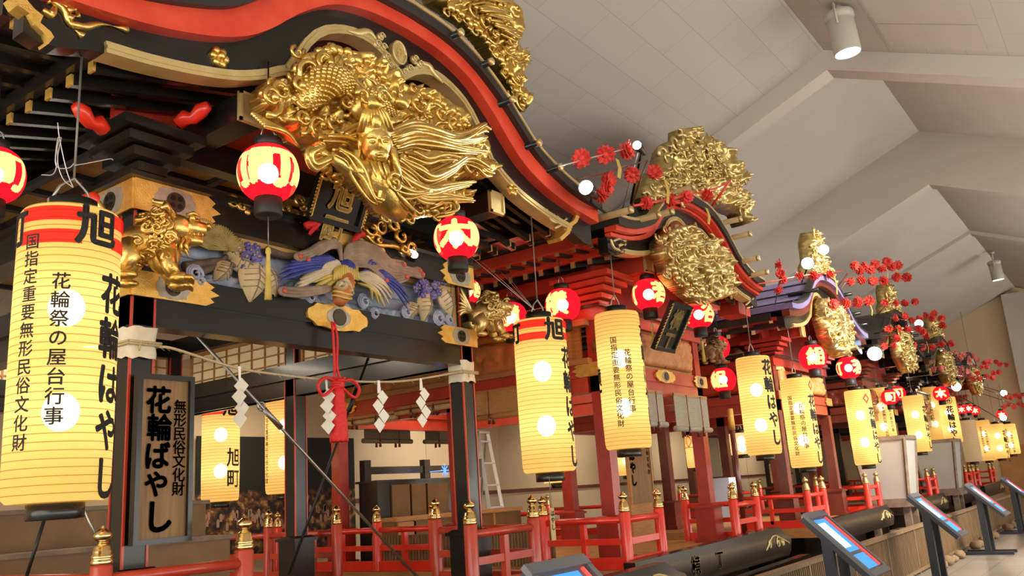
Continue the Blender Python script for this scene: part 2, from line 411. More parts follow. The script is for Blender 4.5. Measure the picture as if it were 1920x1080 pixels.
def relief(mb, poly, y, depth, cell=.014, nsw=30, seed=1, hole=.0, back=.05, wave=1.6, dome=.5, fn=None):
    """openwork relief of scrolls filling an (x,z) outline; its face bulges towards -Y"""
    xs = [p[0] for p in poly]; zs = [p[1] for p in poly]
    nx = int((max(xs)-min(xs))/cell)+2; nz = int((max(zs)-min(zs))/cell)+2
    X, Z = np.meshgrid(min(xs)+cell*np.arange(nx), min(zs)+cell*np.arange(nz), indexing='ij')
    rs = np.random.RandomState(seed); pts = []
    while len(pts) < nsw:
        p = (rs.uniform(min(xs), max(xs)), rs.uniform(min(zs), max(zs)))
        if inside(poly, np.array([p[0]]), np.array([p[1]]))[0]: pts.append(p)
    s = 1/(cell*9); wx = X+(vnoise(X*s*.6, Z*s*.6, seed)-.5)*cell*10; wz = Z+(vnoise(X*s*.6+9, Z*s*.6+5, seed+1)-.5)*cell*10
    D = np.stack([np.hypot(wx-p[0], wz-p[1]) for p in pts]); k = D.argmin(0); d1 = D.min(0)
    D2 = np.sort(D, 0)[1] if nsw > 1 else d1+1
    px = np.array([p[0] for p in pts])[k]; pz = np.array([p[1] for p in pts])[k]
    th = np.arctan2(wz-pz, wx-px); sg = np.where(k % 2 == 0, 1, -1); R = (d1+D2)/2+1e-6
    sp = .5+.5*np.cos(2*pi*wave*(d1/R)*1.2-sg*th+k)
    h = (1-(d1/R)**2)*.55+.45*sp*np.clip(1.2-d1/R, 0, 1)
    h += .25*vnoise(X*s*1.6, Z*s*1.6, seed+3)+.12*vnoise(X*s*4, Z*s*4, seed+5)
    ins = inside(poly, X, Z)
    # rounding off towards the outline
    e = ins.astype(float)
    for _ in range(max(3, min(10, int(.11/cell)))):
        p = np.pad(e, 1); e = (p[1:-1, 1:-1]+p[:-2, 1:-1]+p[2:, 1:-1]+p[1:-1, :-2]+p[1:-1, 2:])/5
    h = (h*.75+dome*e)*np.clip(e*2.0-.92, 0, 1)**.7
    keep = ins & (h > hole)
    idx = -np.ones(X.shape, int); V = []; F = []
    good = np.zeros((nx-1, nz-1), bool)
    good = keep[:-1, :-1] & keep[1:, :-1] & keep[1:, 1:] & keep[:-1, 1:]
    need = np.zeros(X.shape, bool)
    need[:-1, :-1] |= good; need[1:, :-1] |= good; need[1:, 1:] |= good; need[:-1, 1:] |= good
    ii, jj = np.where(need); idx[ii, jj] = np.arange(len(ii)); n = len(ii)
    for i, j in zip(ii, jj): V.append((X[i, j], y-depth*h[i, j], Z[i, j]))
    for i, j in zip(ii, jj): V.append((X[i, j], y+back, Z[i, j]))
    for i, j in zip(*np.where(good)):
        a, b, c, d = idx[i, j], idx[i+1, j], idx[i+1, j+1], idx[i, j+1]
        F.append((a, b, c, d)); F.append((d+n, c+n, b+n, a+n))
        if i == 0 or not good[i-1, j]: F.append((d, d+n, a+n, a))
        if i == nx-2 or not good[i+1, j]: F.append((b, b+n, c+n, c))
        if j == 0 or not good[i, j-1]: F.append((a, a+n, b+n, b))
        if j == nz-2 or not good[i, j+1]: F.append((c, c+n, d+n, d))
    if fn: V = [fn(*p) for p in V]
    mb.add(V, F, True)
    return pts
# ================================================================== SETTING
def tile_mat(name, c, c2, w, h, grout, rough, mortar=.006, mode='XY', off=.5):
    m, nt, b = nodes_of(name)
    tc = N(nt, 'ShaderNodeTexCoord'); mp = N(nt, 'ShaderNodeMapping'); br = N(nt, 'ShaderNodeTexBrick'); nz = N(nt, 'ShaderNodeTexNoise')
    br.offset = off; br.inputs['Scale'].default_value = 1; br.inputs['Brick Width'].default_value = w; br.inputs['Row Height'].default_value = h
    br.inputs['Mortar Size'].default_value = mortar; br.inputs['Mortar Smooth'].default_value = .3; br.inputs['Bias'].default_value = 0
    br.inputs['Color1'].default_value = (*c, 1); br.inputs['Color2'].default_value = (*c2, 1); br.inputs['Mortar'].default_value = (*grout, 1)
    nt.links.new(tc.outputs['Object'], mp.inputs['Vector']); nt.links.new(mp.outputs['Vector'], br.inputs['Vector'])
    nt.links.new(br.outputs['Color'], b.inputs['Base Color'])
    b.inputs['Roughness'].default_value = rough
    return m
FLOORM = tile_mat('walkway_tile', (.22, .195, .16), (.27, .24, .20), .45, .45, (.11, .10, .085), .35, .008, off=0)
CEILM = tile_mat('ceiling_board_tiled', (.51, .465, .41), (.53, .485, .43), .9, .45, (.40, .36, .31), .8, .005)
CEILP = simple('ceiling_plaster', (.52, .47, .41), .85, c2=(.56, .51, .45), scale=.7)
WALLM = simple('wall_plaster', (.62, .47, .30), .85, c2=(.66, .51, .33), scale=.8)
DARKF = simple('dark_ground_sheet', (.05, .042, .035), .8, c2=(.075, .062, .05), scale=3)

RY, RS = 2.66, .42                    # ridge line of the hall and its slope
XL, XE = -9.0, 35.0; YR, YL = -8.0, 11.6
def gable_slab(name, x0, x1, rz, mat, th=.12):
    mb = MB(); prof = [(YR, rz-RS*(RY-YR)), (RY, rz), (YL+.3, rz-RS*(YL+.3-RY))]
    for (ya, za), (yb, zb) in zip(prof, prof[1:]):
        v = [(x0, ya, za), (x1, ya, za), (x1, yb, zb), (x0, yb, zb)]; v += [(p[0], p[1], p[2]+th) for p in v]
        mb.add(v, [(0, 1, 2, 3), (7, 6, 5, 4), (0, 4, 5, 1), (1, 5, 6, 2), (2, 6, 7, 3), (3, 7, 4, 0)])
    return struct(name, mb, mat)
def gable_band(name, x0, x1, zt, zb, mat):
    """cross wall or beam shaped like the gable, hanging between two ridge heights"""
    mb = MB(); ys = [YR, RY, YL+.3]
    top = [zt-RS*abs(y-RY) for y in ys]; bot = [zb-RS*abs(y-RY) for y in ys]; v = []; f = []
    for y, a, b in zip(ys, top, bot): v += [(x0, y, a), (x0, y, b), (x1, y, a), (x1, y, b)]
    for i in range(2):
        p, q = 4*i, 4*i+4; f += [(p, p+1, q+1, q), (p+2, q+2, q+3, p+3), (p, q, q+2, p+2), (p+1, p+3, q+3, q+1)]
    mb.add(v, f); return struct(name, mb, mat)
gable_slab('ceiling', XL, 12.0, 7.55, CEILM)
gable_band('trim_1', 12.0, 12.35, 7.62, 7.24, CEILP)
gable_slab('ceiling.001', 12.35, 19.5, 8.69, CEILP)
gable_band('trim_2', 11.9, 12.0, 8.81, 7.67, CEILP)
gable_band('trim_3', 19.5, 19.9, 8.81, 7.45, CEILP)
gable_slab('ceiling.002', 19.9, 25.0, 7.60, CEILP)
gable_band('trim_4', 25.0, 25.35, 7.72, 7.50, CEILP)
gable_slab('ceiling.003', 25.35, XE, 7.60, CEILP)
mb = MB().add([(XL, YR, -.05), (XE, YR, -.05), (XE, YL, -.05), (XL, YL, -.05), (XL, YR, 0), (XE, YR, 0), (XE, YL, 0), (XL, YL, 0)],
              [(3, 2, 1, 0), (4, 5, 6, 7), (0, 1, 5, 4), (1, 2, 6, 5), (2, 3, 7, 6), (3, 0, 4, 7)])
struct('floor', mb, FLOORM)
struct('wall_rear', MB().box((XL, YL, 0), (XE+.2, YL+.2, 5.1)), WALLM)
mb = MB(); mb.prism([(YR, 0), (YL, 0), (YL, 7.6-RS*(YL-RY)), (RY, 7.6), (YR, 7.6-RS*(RY-YR))], XE, XE+.2, 'YZ'); struct('wall_end', mb, WALLM)
struct('trim_5', MB().box((XE-.35, 2.42, 0), (XE, 3.12, 7.36)), CEILP)
struct('trim_6', MB().box((XL, YL-.03, 1.62), (XE, YL, 1.70)), MARO)
struct('door_1', MB().box((XE-.06, 3.16, 0), (XE, 4.2, 2.1)), DOORM)
mb = MB()
for k in range(18): mb.box((XL+k*2.45, YL-.012, 0), (XL+k*2.45+.03, YL, 3.9))
struct('trim_7', mb, WALLM)
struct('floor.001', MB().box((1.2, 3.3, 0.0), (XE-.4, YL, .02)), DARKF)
# access hatch on the ceiling and the sprinkler
c1 = Vector((11.25, 1.05, 0))
def onceil(x, y, dz=0): return (x, y, 7.55-RS*abs(y-RY)-dz)
mb = MB()
for (xa, xb) in ((10.1, 10.95), (10.98, 11.8)):
    v = [onceil(xa, 1.75, .015), onceil(xb, 1.75, .015), onceil(xb, .65, .015), onceil(xa, .65, .015)]
    v += [onceil(xa, 1.75, -.02), onceil(xb, 1.75, -.02), onceil(xb, .65, -.02), onceil(xa, .65, -.02)]
    mb.add(v, [(0, 1, 2, 3), (7, 6, 5, 4), (0, 4, 5, 1), (1, 5, 6, 2), (2, 6, 7, 3), (3, 7, 4, 0)])
o = mb.build('ceiling_hatch', CEILP); tag(o, 'pale double access hatch set flush in the sloping ceiling', 'hatch')
p = at(1868, 150, Z=7.0); sx, sy = p.x, p.y; sz = 8.69-RS*abs(sy-RY) if sx > 12.35 else 7.55-RS*abs(sy-RY)
p = at(1868, 148, X=12.9); sz = 8.69-RS*abs(p.y-RY)
mb = MB().lathe([(.05, sz), (.05, sz-.03), (.018, sz-.04), (.018, p.z), (.045, p.z-.01), (.05, p.z-.05), (.03, p.z-.09), (.0, p.z-.10)], (p.x, p.y, 0), 12)
tag(mb.build('ceiling_sensor', LAMPW, org=(p.x, p.y, p.z-.1)), 'small white round sensor hanging from the ceiling at upper right', 'sensor')
p = at(1755, 222, X=15.5); pz = 8.69-RS*abs(p.y-RY)
tag(MB().lathe([(.05, pz), (.05, pz-.02), (.03, pz-.04), (0, pz-.045)], (p.x, p.y, 0), 12).build('sprinkler_head', LAMPW, org=(p.x, p.y, pz)), 'tiny flush sprinkler disc on the raised ceiling panel', 'sprinkler')

# ceiling spot lamps: white cans on a yoke, cool lens
def ceiling_lamp(loc, lean, label, vis=True, ztop=None):
    """loc = centre of the lens"""
    L = Vector(loc); ax = Vector(lean).normalized()          # axis from lens up to the mount
    root = thing('ceiling_spotlight', label, 'ceiling lamp', tuple(L), 'cylindrical spot lamps under the ridge')
    q = Vector((0, 0, 1)).rotation_difference(ax).to_matrix()
    w = lambda p: L+q@p
    can = MB().lathe([(.155, .0), (.165, .02), (.165, .44), (.15, .46), (.18, .47), (.18, .55), (.13, .58), (.0, .59)], n=28, caps=False).xform(w); can.build('can', LAMPW, root)
    MB().lathe([(.0, .03), (.14, .03), (.15, .012), (.0, .012)], n=24).xform(w).build('lens', LENSB, root)
    zt = ztop if ztop else 7.55-RS*abs(L.y-RY)
    b = MB(); e = L+ax*.62
    b.tube([w(Vector((.19, 0, .35))), w(Vector((.19, 0, .62))), w(Vector((-.19, 0, .62))), w(Vector((-.19, 0, .35)))], .014, 6)
    b.tube([e, (e.x, e.y, zt-.02)], .02, 8); b.lathe([(.07, zt-.05), (.07, zt+.0)], (e.x, e.y, 0), 14)
    b.build('yoke', LAMPW, root)
    sp = bpy.data.lights.new('lamp_beam', 'SPOT'); sp.energy = 170; sp.color = (.95, .93, .92); sp.spot_size = radians(100); sp.spot_blend = .6; sp.shadow_soft_size = .14
    so = bpy.data.objects.new('lamp_beam', sp); COL.objects.link(so); so.location = L-ax*.05; so.rotation_euler = (ax).to_track_quat('Z', 'Y').to_euler()
    return root
p1 = at(1590, 100, Y=2.05); ceiling_lamp(p1, (-.05, .05, 1), 'big white cylindrical spot lamp nearest, at the upper right')
p2 = at(1872, 525, Y=2.5); ceiling_lamp(p2, (-.05, .04, 1), 'smaller distant white cylindrical spot lamp near the end wall', ztop=7.60-RS*abs(p2.y-RY))

# ------------------------------------------------------------------ low fence
FY = 3.14
fence = thing('low_wooden_fence', 'long low slatted wooden fence between walkway and floats', 'fence', (5.0, FY, 0))
xs = [4.4+1.72*k for k in range(18)]
for k, (a, b) in enumerate(zip(xs, xs[1:])):
    p = MB().box((a+.03, FY, .06), (b-.03, FY+.02, .64))
    n = 26
    for j in range(n):
        x = a+.05+(b-a-.1)*j/(n-1); p.box((x-.012, FY-.012, .06), (x+.012, FY+.001, .64))
    p.build('slat_panel', WOODF, fence)
    MB().box((a-.03, FY-.022, 0), (a+.03, FY+.04, .66)).build('fence_post', WOODF, fence)
    MB().box((a-.03, FY-.035, .655), (b-.035, FY+.055, .70)).build('top_rail', WOODF, fence)
    MB().box((a+.03, FY-.02, .03), (b-.03, FY+.03, .075)).build('bottom_rail', WOODF, fence)
rng = random.Random(4)
def stone(x, y, r):
    mb = MB(); 
    mb.ball((x, y, r*.62), (r*1.25, r*.85, r*.7), 10, 7)
    mb.v = [(v[0]+rng.uniform(-.1, .1)*r, v[1]+rng.uniform(-.1, .1)*r, max(0, v[2]+rng.uniform(-.1, .1)*r)) for v in mb.v]
    return mb.build('kerb_stone', STONE, org=(x, y, 0))
places = [(15.4, .10), (15.9, .12), (16.4, .09), (17.0, .11), (18.75, .12), (19.3, .1), (19.9, .13), (20.5, .11), (21.2, .12), (23.5, .13), (24.4, .12), (25.8, .12)]
for k, (x, r) in enumerate(places):
    tag(stone(x, FY-.21, r), 'rounded brown stone in the row along the foot of the low wooden fence', 'stone', 'stones along the fence foot')

# ------------------------------------------------------------------ information kiosks
def kiosk(x, label, yo=0.0):
    y = 2.62+yo
    root = thing('information_kiosk', label, 'information kiosk', (x+.28, y, 0), 'kiosks along the fence')
    MB().box((x+.02, 2.18+yo, 0), (x+.09, 2.98+yo, .05)).build('foot', KIOSK, root)
    MB().box((x+.47, 2.18+yo, 0), (x+.54, 2.98+yo, .05)).build('foot', KIOSK, root)
    MB().box((x+.09, 2.56+yo, .015), (x+.47, 2.60+yo, .05)).build('foot_brace', KIOSK, root)
    for xx in (x+.02, x+.47): MB().box((xx, 2.52+yo, .05), (xx+.07, 2.62+yo, 1.0)).build('upright', KIOSK, root)
    # slanted desk: high edge at +Y
    a = Vector((0, 2.2+yo, .66)); b = Vector((0, 2.74+yo, 1.20)); d = (b-a).normalized(); nrm = Vector((0, -d.z, d.y))
    Lh = (b-a).length
    def P(u, v, h): 
        q = a+d*v+nrm*h; return (x+u, q.y, q.z)
    def slab(mb, u0, u1, v0, v1, h0, h1):
        v = [P(u0, v0, h0), P(u1, v0, h0), P(u1, v1, h0), P(u0, v1, h0), P(u0, v0, h1), P(u1, v0, h1), P(u1, v1, h1), P(u0, v1, h1)]
        return mb.add(v, [(3, 2, 1, 0), (4, 5, 6, 7), (0, 1, 5, 4), (1, 2, 6, 5), (2, 3, 7, 6), (3, 0, 4, 7)])
    slab(MB(), -.02, .58, 0, Lh, -.05, .0).build('desk', KIOSK, root)
    bz = MB(); slab(bz, -.02, .58, Lh-.05, Lh+.02, 0, .035); slab(bz, -.02, .58, -.02, .05, 0, .03); slab(bz, -.02, .03, .05, Lh-.05, 0, .03); slab(bz, .53, .58, .05, Lh-.05, 0, .03)
    bz.build('bezel', KIOSKT, root)
    slab(MB(), .03, .53, .05, Lh-.05, 0, .012).build('screen_glass', KIOSKT, root)
    sc = MB(); slab(sc, .05, .42, .07, .24, .012, .016); slab(sc, .05, .42, .28, Lh-.07, .012, .016); s = sc.build('screen', SCREENB, root)
    t = MB(); slab(t, .09, .30, .33, Lh-.12, .016, .018); t.build('page', SCREENW, s)
    slab(MB(), .465, .485, .07, Lh-.06, .012, .026).build('red_strip', LEDR, root)
    return root
kl = ['dark slanted information kiosk nearest the viewer, cut off by the bottom edge', 'dark slanted information kiosk second nearest, in front of the float with 横丁 lettering',
      'third slanted information kiosk along the fence, counted from the viewer', 'fourth slanted information kiosk along the fence, counted from the viewer',
      'fifth slanted information kiosk along the fence, small in the distance', 'farthest slanted information kiosk, at the right edge of the view']
for x, l in zip((3.82, 8.42, 12.95, 17.6, 22.4, 27.4), kl): kiosk(x, l)
# ================================================================== FLOATS
NU = 66
T_ = [(0, 5.27), (.40, 5.245), (.75, 5.16), (1.1, 4.98), (1.4, 4.76), (1.66, 4.57), (2.1, 4.41), (2.45, 4.345), (2.75, 4.33)]
B_ = [(0, 5.16), (.4, 5.13), (.75, 5.03), (1.05, 4.83), (1.28, 4.62), (1.5, 4.46), (1.8, 4.34), (2.2, 4.25), (2.75, 4.19)]
G_ = [(0, 4.745), (.07, 4.80), (.2, 4.885), (.38, 4.935), (.58, 4.905), (.78, 4.81), (.92, 4.66), (1.02, 4.49), (1.08, 4.395), (1.13, 4.375), (1.25, 4.30), (1.5, 4.19), (1.8, 4.115), (2.1, 4.065), (2.38, 4.035), (2.62, 3.965), (2.75, 3.99)]
def prof_fn(tab):
    c = cr(tab, 8); xs_ = np.array([p[0] for p in c]); zs_ = np.array([p[1] for p in c])
    xs_ = np.maximum.accumulate(xs_)
    return lambda u: float(np.interp(abs(u), xs_, zs_))
zT, zB, zG = prof_fn(T_), prof_fn(B_), prof_fn(G_)
US = sorted(set([round(-2.75+5.5*i/NU, 4) for i in range(NU+1)]+[0.0, .035, -.035, 1.1, -1.1]))

# shared railing pieces (made once, linked into every float)
def giboshi_mb(r=.05):
    k = r/.05
    return MB().lathe([(a*k, b*k) for a, b in [(.052, 0), (.056, .006), (.056, .022), (.050, .028), (.054, .034), (.054, .046), (.047, .052), (.049, .066), (.044, .072), (.042, .088), (.034, .10), (.022, .106), (.021, .114), (.036, .122), (.046, .138), (.046, .150), (.036, .165), (.018, .178), (.010, .186), (.009, .195), (0, .198)]], n=16)
M_CAP = giboshi_mb().mesh('post_cap', BRASS)
M_CAPD = giboshi_mb().mesh('post_cap', GOLDD)
def rail_post(root, x, y, z0, z1, mat, cap=None):
    """x, y, z absolute; post with its brass onion cap"""
    key = (mat.name, round(z1-z0, 3))
    if key not in RPM: RPM[key] = MB().lathe([(.055, 0), (.055, z1-z0-.012), (.048, z1-z0), (0, z1-z0)], n=14, caps=False).mesh('railing_post', mat)
    L = root.location
    o = inst(RPM[key], 'railing_post', root, (x-L.x, y-L.y, z0-L.z))
    inst(cap or M_CAP, 'post_cap', o, (0, 0, z1-z0)); return o
RPM = {}
def rails(root, a, b, z0, z1, mat, struts=1, ext=.0):
    """railing between two posts a and b (x, y)"""
    A, B = Vector((*a, 0)), Vector((*b, 0)); h = z1-z0
    MB().tube([A+Vector((0, 0, z0+h*.86)), B+Vector((0, 0, z0+h*.86))], .032, 10).build('handrail', mat, root)
    MB().bar(A+Vector((0, 0, z0+h*.48)), B+Vector((0, 0, z0+h*.48)), .035, .06).build('middle_rail', mat, root)
    MB().bar(A+Vector((0, 0, z0+h*.10)), B+Vector((0, 0, z0+h*.10)), .06, .11).build('bottom_rail', mat, root)
    for k in range(struts):
        p = A.lerp(B, (k+1)/(struts+1)); MB().box((p.x-.03, p.y-.025, z0+h*.12), (p.x+.03, p.y+.025, z0+h*.80)).build('railing_strut', mat, root)
def post(root, x, y, z0, z1, w, mat, edge=None, ped=None, pmat=None):
    o = MB().box((x-w/2, y-w/2, z0), (x+w/2, y+w/2, z1)).build('post', mat, root)
    if edge:
        e = MB()
        for sx in (-1, 1):
            for sy in (-1, 1): e.box((x+sx*w/2-.007, y+sy*w/2-.007, z0), (x+sx*w/2+.007, y+sy*w/2+.007, z1))
        e.build('edge_bead', edge, o)
    if ped:
        pw, pz = ped; q = MB().box((x-pw/2, y-pw/2, z0), (x+pw/2, y+pw/2, pz-.05)); q.box((x-pw/2-.025, y-pw/2-.025, pz-.05), (x+pw/2+.025, y+pw/2+.025, pz-.02)); q.box((x-pw/2-.01, y-pw/2-.01, pz-.02), (x+pw/2+.01, y+pw/2+.01, pz), .03)
        q.box((x-pw/2-.03, y-pw/2-.03, z0), (x+pw/2+.03, y+pw/2+.03, z0+.06)); q.build('post_base', pmat or mat, root)
    return o
def gilt(root, x0, x1, z0, z1, y, point=1, crest=True, side='front', cpos=.45, mat=None):
    """embossed gilt beam fitting with a notched end and a dark round crest; side 'left' lies in the x = y plane"""
    n = .10*(1 if x1 > x0 else -1); zm = (z0+z1)/2
    poly = [(x0, z0), (x1-n, z0), (x1-n*.4, z0+(z1-z0)*.18), (x1-n*.7, z0+(z1-z0)*.33), (x1, zm), (x1-n*.7, z1-(z1-z0)*.33), (x1-n*.4, z1-(z1-z0)*.18), (x1-n, z1), (x0, z1)]
    pl = 'XZ' if side == 'front' else 'YZ'
    o = MB().prism(poly, y-.012, y+.004, pl).build('gilt_fitting', mat or GOLDP, root)
    if crest:
        xc = x0+(x1-x0)*cpos; r = (z1-z0)*.40
        def disc(mb, r, d, ox=1.0):
            pts = [(xc+r*ox*cos(2*pi*k/20), zm+r*sin(2*pi*k/20)) for k in range(20)]; return mb.prism(pts, y-.012-d, y-.008, pl)
        f = MB(); 
        pts = []; hz = (z1-z0)*.47
        for k in range(48):
            g = 2*pi*k/48; lob = 1+.07*cos(8*g); a_, b_ = cos(g), sin(g)
            pts.append((xc+r*1.75*lob*abs(a_)**.75*(1 if a_ > 0 else -1), zm+hz*min(1, lob)*abs(b_)**.6*(1 if b_ > 0 else -1)))
        f.prism(pts, y-.016, y-.008, pl).build('crest_surround', SILV, o)
        c = MB(); disc(c, r*.82, .012); c.build('crest', GOLDD2, o)
        pet = MB()
        for k in range(4):
            g = pi/4+k*pi/2; cx_, cz_ = xc+r*.45*cos(g), zm+r*.45*sin(g); pts = [(cx_+r*.24*cos(2*pi*j/10), cz_+r*.24*sin(2*pi*j/10)) for j in range(10)]
            pet.prism(pts, y-.028, y-.02, pl)
        pet.build('crest_petal', IRON, o)
    return o
GOLDD2 = simple('blackened_bronze', (.07, .055, .035), .45, .7)

def float_shell(name, label, cx, roofc, k, zb, m, Y0=4.87, Yr=9.4, hw=1.575, deck=.83, group='festival floats', rafters=True, detail=True, pw=.15, ped=(.25, 1.33), head=(2.92, 3.08, 3.47, 3.67), tiers=1, sides=True, ky=1.0, gap=.10):
    """m: dict of materials. k, zb: scale of the gable profile about z = zb. Returns root."""
    root = thing(name, label, 'festival float', (cx, 6.5, 0), group)
    fu = lambda u: roofc+u*k*ky
    fz = lambda z: zb+(z-4.05)*k
    yb = 4.10
    line = lambda fn, d=0, us=US: [(fu(u), fz(fn(u))+d) for u in us]
    # --- roof
    MB().strip(line(zT, .085), line(zT), 3.94, Yr+.7).build('roof_cover', m['roof'], root)
    gut = MB(); t = line(zT, .087); gut.strip([(a, b+.03) for a, b in t], t, 3.93, 4.06); gut.build('roof_edge', m['edge'], root)
    if tiers == 1:
        MB().strip(line(zT), line(zB), 4.0, yb+.02).build('gable_band', m['band'], root)
    else:
        mid = [(a, (b+c)/2) for (a, b), (_, c) in zip(line(zT), line(zB))]
        MB().strip(line(zT), mid, 3.98, yb+.02).build('gable_band', m['band'], root)
        MB().strip([(a, b-.012) for a, b in mid], line(zB), 4.05, yb+.02).build('gable_band', m['band'], root)
    # --- barge board with gilt moulding
    bt, gl = line(zB, .01), line(zG)
    MB().strip(bt, gl, yb, yb+.11).build('barge_board', m['barge'], root)
    us = [u for u in US if abs(u) <= 2.36]
    g0 = line(zG, 0, us)
    tr = MB(); w = .062*max(k, .7)
    def off(ln, d):
        P = [Vector((a, 0, b)) for a, b in ln]; o = []
        for i, p in enumerate(P):
            t = (P[min(i+1, len(P)-1)]-P[max(i-1, 0)]).normalized(); o.append((p.x-t.z*d, p.z+t.x*d))
        return o
    tr.strip(off(g0, w), off(g0, -.004), yb-.025, yb+.115); tr.strip(off(g0, w*.62), off(g0, w*.30), yb-.036, yb)
    tr.build('gilt_moulding', m['trim'], root)
    # --- soffit, rafters, purlins
    MB().strip([(a, b+.02) for a, b in line(zB)], [(a, b-.03) for a, b in line(zB)], yb+.11, Yr+.6).build('soffit', m['soffit'], root)
    L = root.location
    if rafters:
        n = 23 if detail else 12
        for s in (-1, 1):
            for tier, (ua, za, ub, zb2) in enumerate(((1.0, 4.36, 2.28, 4.06), (1.75, 4.26, 2.7, 4.155))):
                me = MB().bar((fu(s*ua)-L.x, 0, fz(za)-L.z), (fu(s*ub)-L.x, 0, fz(zb2)-L.z), .05, .06).mesh('rafter', m['rafter'])
                mc = MB().bar((fu(s*ub)-L.x-s*.004, 0, fz(zb2)-L.z), (fu(s*ub)-L.x+s*.012, 0, fz(zb2)-L.z), .056, .066).mesh('rafter_cap', m['rcap'])
                for i in range(n):
                    y = 4.32+(Yr+.2-4.32)*i/(n-1); r = inst(me, 'rafter', root, (0, y-L.y, 0)); inst(mc, 'rafter_cap', r, (0, 0, 0))
            x = fu(s*2.72); z = fz(4.17); MB().box((min(x, x+s*.05), yb+.2, z-.01), (max(x, x+s*.05), Yr+.6, z+.11)).build('eave_board', m['eave'], root)
            x = fu(s*2.30); z = fz(4.10); MB().box((x-.03, yb+.12, z), (x+.03, Yr+.4, z+.09)).build('eave_batten', m['eave'], root)
            x = fu(s*1.30); z = fz(4.10)
            p = MB().box((x-.09, 4.22, z-.09), (x+.09, Yr+.3, z+.09)).build('purlin', m['purlin'], root)
            e = MB().box((x-.10, 4.20, z-.10), (x+.10, 4.22, z+.10)); e.box((x-.10, 4.185, z-.10), (x+.10, 4.20, z-.08)); e.box((x-.10, 4.185, z+.08), (x+.10, 4.20, z+.10)); e.box((x-.10, 4.185, z-.10), (x-.08, 4.20, z+.10)); e.box((x+.08, 4.185, z-.10), (x+.10, 4.20, z+.10))
            e.build('purlin_cap', m['pcap'], p)
    # gable wall behind the carving
    us = [u for u in US if abs(u) <= 1.9]
    MB().strip(line(zB, -.03, us), [(fu(u), head[3]+gap+.02) for u in us], Y0+.02, Y0+.07).build('gable_wall', m['gwall'], root)
    if gap > .2: MB().box((cx-hw-.1, Y0-.02, head[3]+gap-.14), (cx+hw+.1, Y0+.10, head[3]+gap+.06)).build('tie_beam', m['beam'], root)
    # --- posts
    x0, x1 = cx-hw, cx+hw; ym = (Y0+Yr)/2
    for x in (x0, x1):
        for y in (Y0, ym, Yr): post(root, x, y, deck, head[3]+.02, pw, m['post'], m.get('bead'), ped, m['base'])
    # --- head frame: two beams on each side
    e = pw/2+.035
    for (za, zb_, ins) in ((head[2], head[3], 0), (head[0], head[1], 0), (head[0]-.17, head[0], .035)):
        MB().box((x0-e+ins, Y0-e+ins, za), (x1+e-ins, Y0+e-ins, zb_)).build('head_beam', m['beam'], root)
        for x in (x0, x1): MB().box((x-e+ins, Y0+e, za), (x+e-ins, Yr+e, zb_)).build('head_beam', m['beam'], root)
        MB().box((x0+e, Yr-e+ins, za), (x1-e, Yr+e-ins, zb_)).build('head_beam', m['beam'], root)
    cz0, cz1 = head[3], head[3]+.03; o1, o2 = e+.06, e-.08
    cn = MB().box((x0-o1, Y0-o1, cz0), (x1+o1, Y0+o2, cz1)); cn.box((x0-o1, Yr-o2, cz0), (x1+o1, Yr+o1, cz1)); cn.box((x0-o1, Y0+o2, cz0), (x0+o2, Yr-o2, cz1)); cn.box((x1-o2, Y0+o2, cz0), (x1+o1, Yr-o2, cz1))
    cn.build('cornice', m['barge'], root)
    # --- coffered ceiling under the roof
    cz = head[3]+gap
    c = MB().box((x0, Y0+.12, cz+.03), (x1, Yr, cz+.05)).build('coffer_ceiling', TAN, root)
    g = MB()
    for i in range(8): x = x0+(x1-x0)*i/7; g.box((x-.03, Y0+.12, cz-.01), (x+.03, Yr, cz+.03))
    for i in range(10): y = Y0+.12+(Yr-Y0-.12)*i/9; g.box((x0, y-.03, cz-.012), (x1, y+.03, cz+.028))
    g.build('coffer_grid', BLACK, c)
    # --- deck and chassis
    MB().box((x0-.45, 4.30, deck-.12), (x1+.45, Yr+.5, deck)).build('deck', m.get('deck', WOOD), root)
    MB().box((x0-.38, 4.42, .30), (x1+.38, Yr+.3, deck-.12)).build('chassis', m['barge'], root)
    for s in (-1, 1):
        for y in (5.4, 8.6): MB().lathe([(.0, -.08), (.36, -.08), (.36, .08), (.0, .08)], (cx+s*(hw+.2), y, .36), 20, axis='X').v
    root['_fu'] = 0
    return root, fu, fz

M1 = dict(roof=DKROOF, edge=BAMP, band=REDB, barge=LACQ, trim=GOLDT, soffit=LACQ, rafter=LACQ, rcap=GOLDP, eave=LACQ, purlin=LACQ, pcap=GOLDT, gwall=REDD, post=LACQ, bead=REDD, base=LACQ, beam=LACQ)
f1, fu1, fz1 = float_shell('festival_float', 'nearest festival float, black lacquer with blue phoenix panel and huge gold gable carving', 4.43, 4.5, 1.0, 4.05, M1, gap=.40)

# --- gilt beam fittings of the near float
Yf = 4.76
xa, xb = 2.745, 6.115
gilt(f1, xa, xa+.62, 3.47, 3.67, Yf); gilt(f1, xb, xb-.48, 3.47, 3.67, Yf, cpos=.42)
gilt(f1, xa, xa+.62, 2.92, 3.08, Yf); gilt(f1, xb, xb-.55, 2.92, 3.08, Yf, cpos=.42)
gilt(f1, Yf, Yf+.55, 3.47, 3.67, xa, side='left'); gilt(f1, Yf, Yf+.5, 2.92, 3.08, xa, side='left')
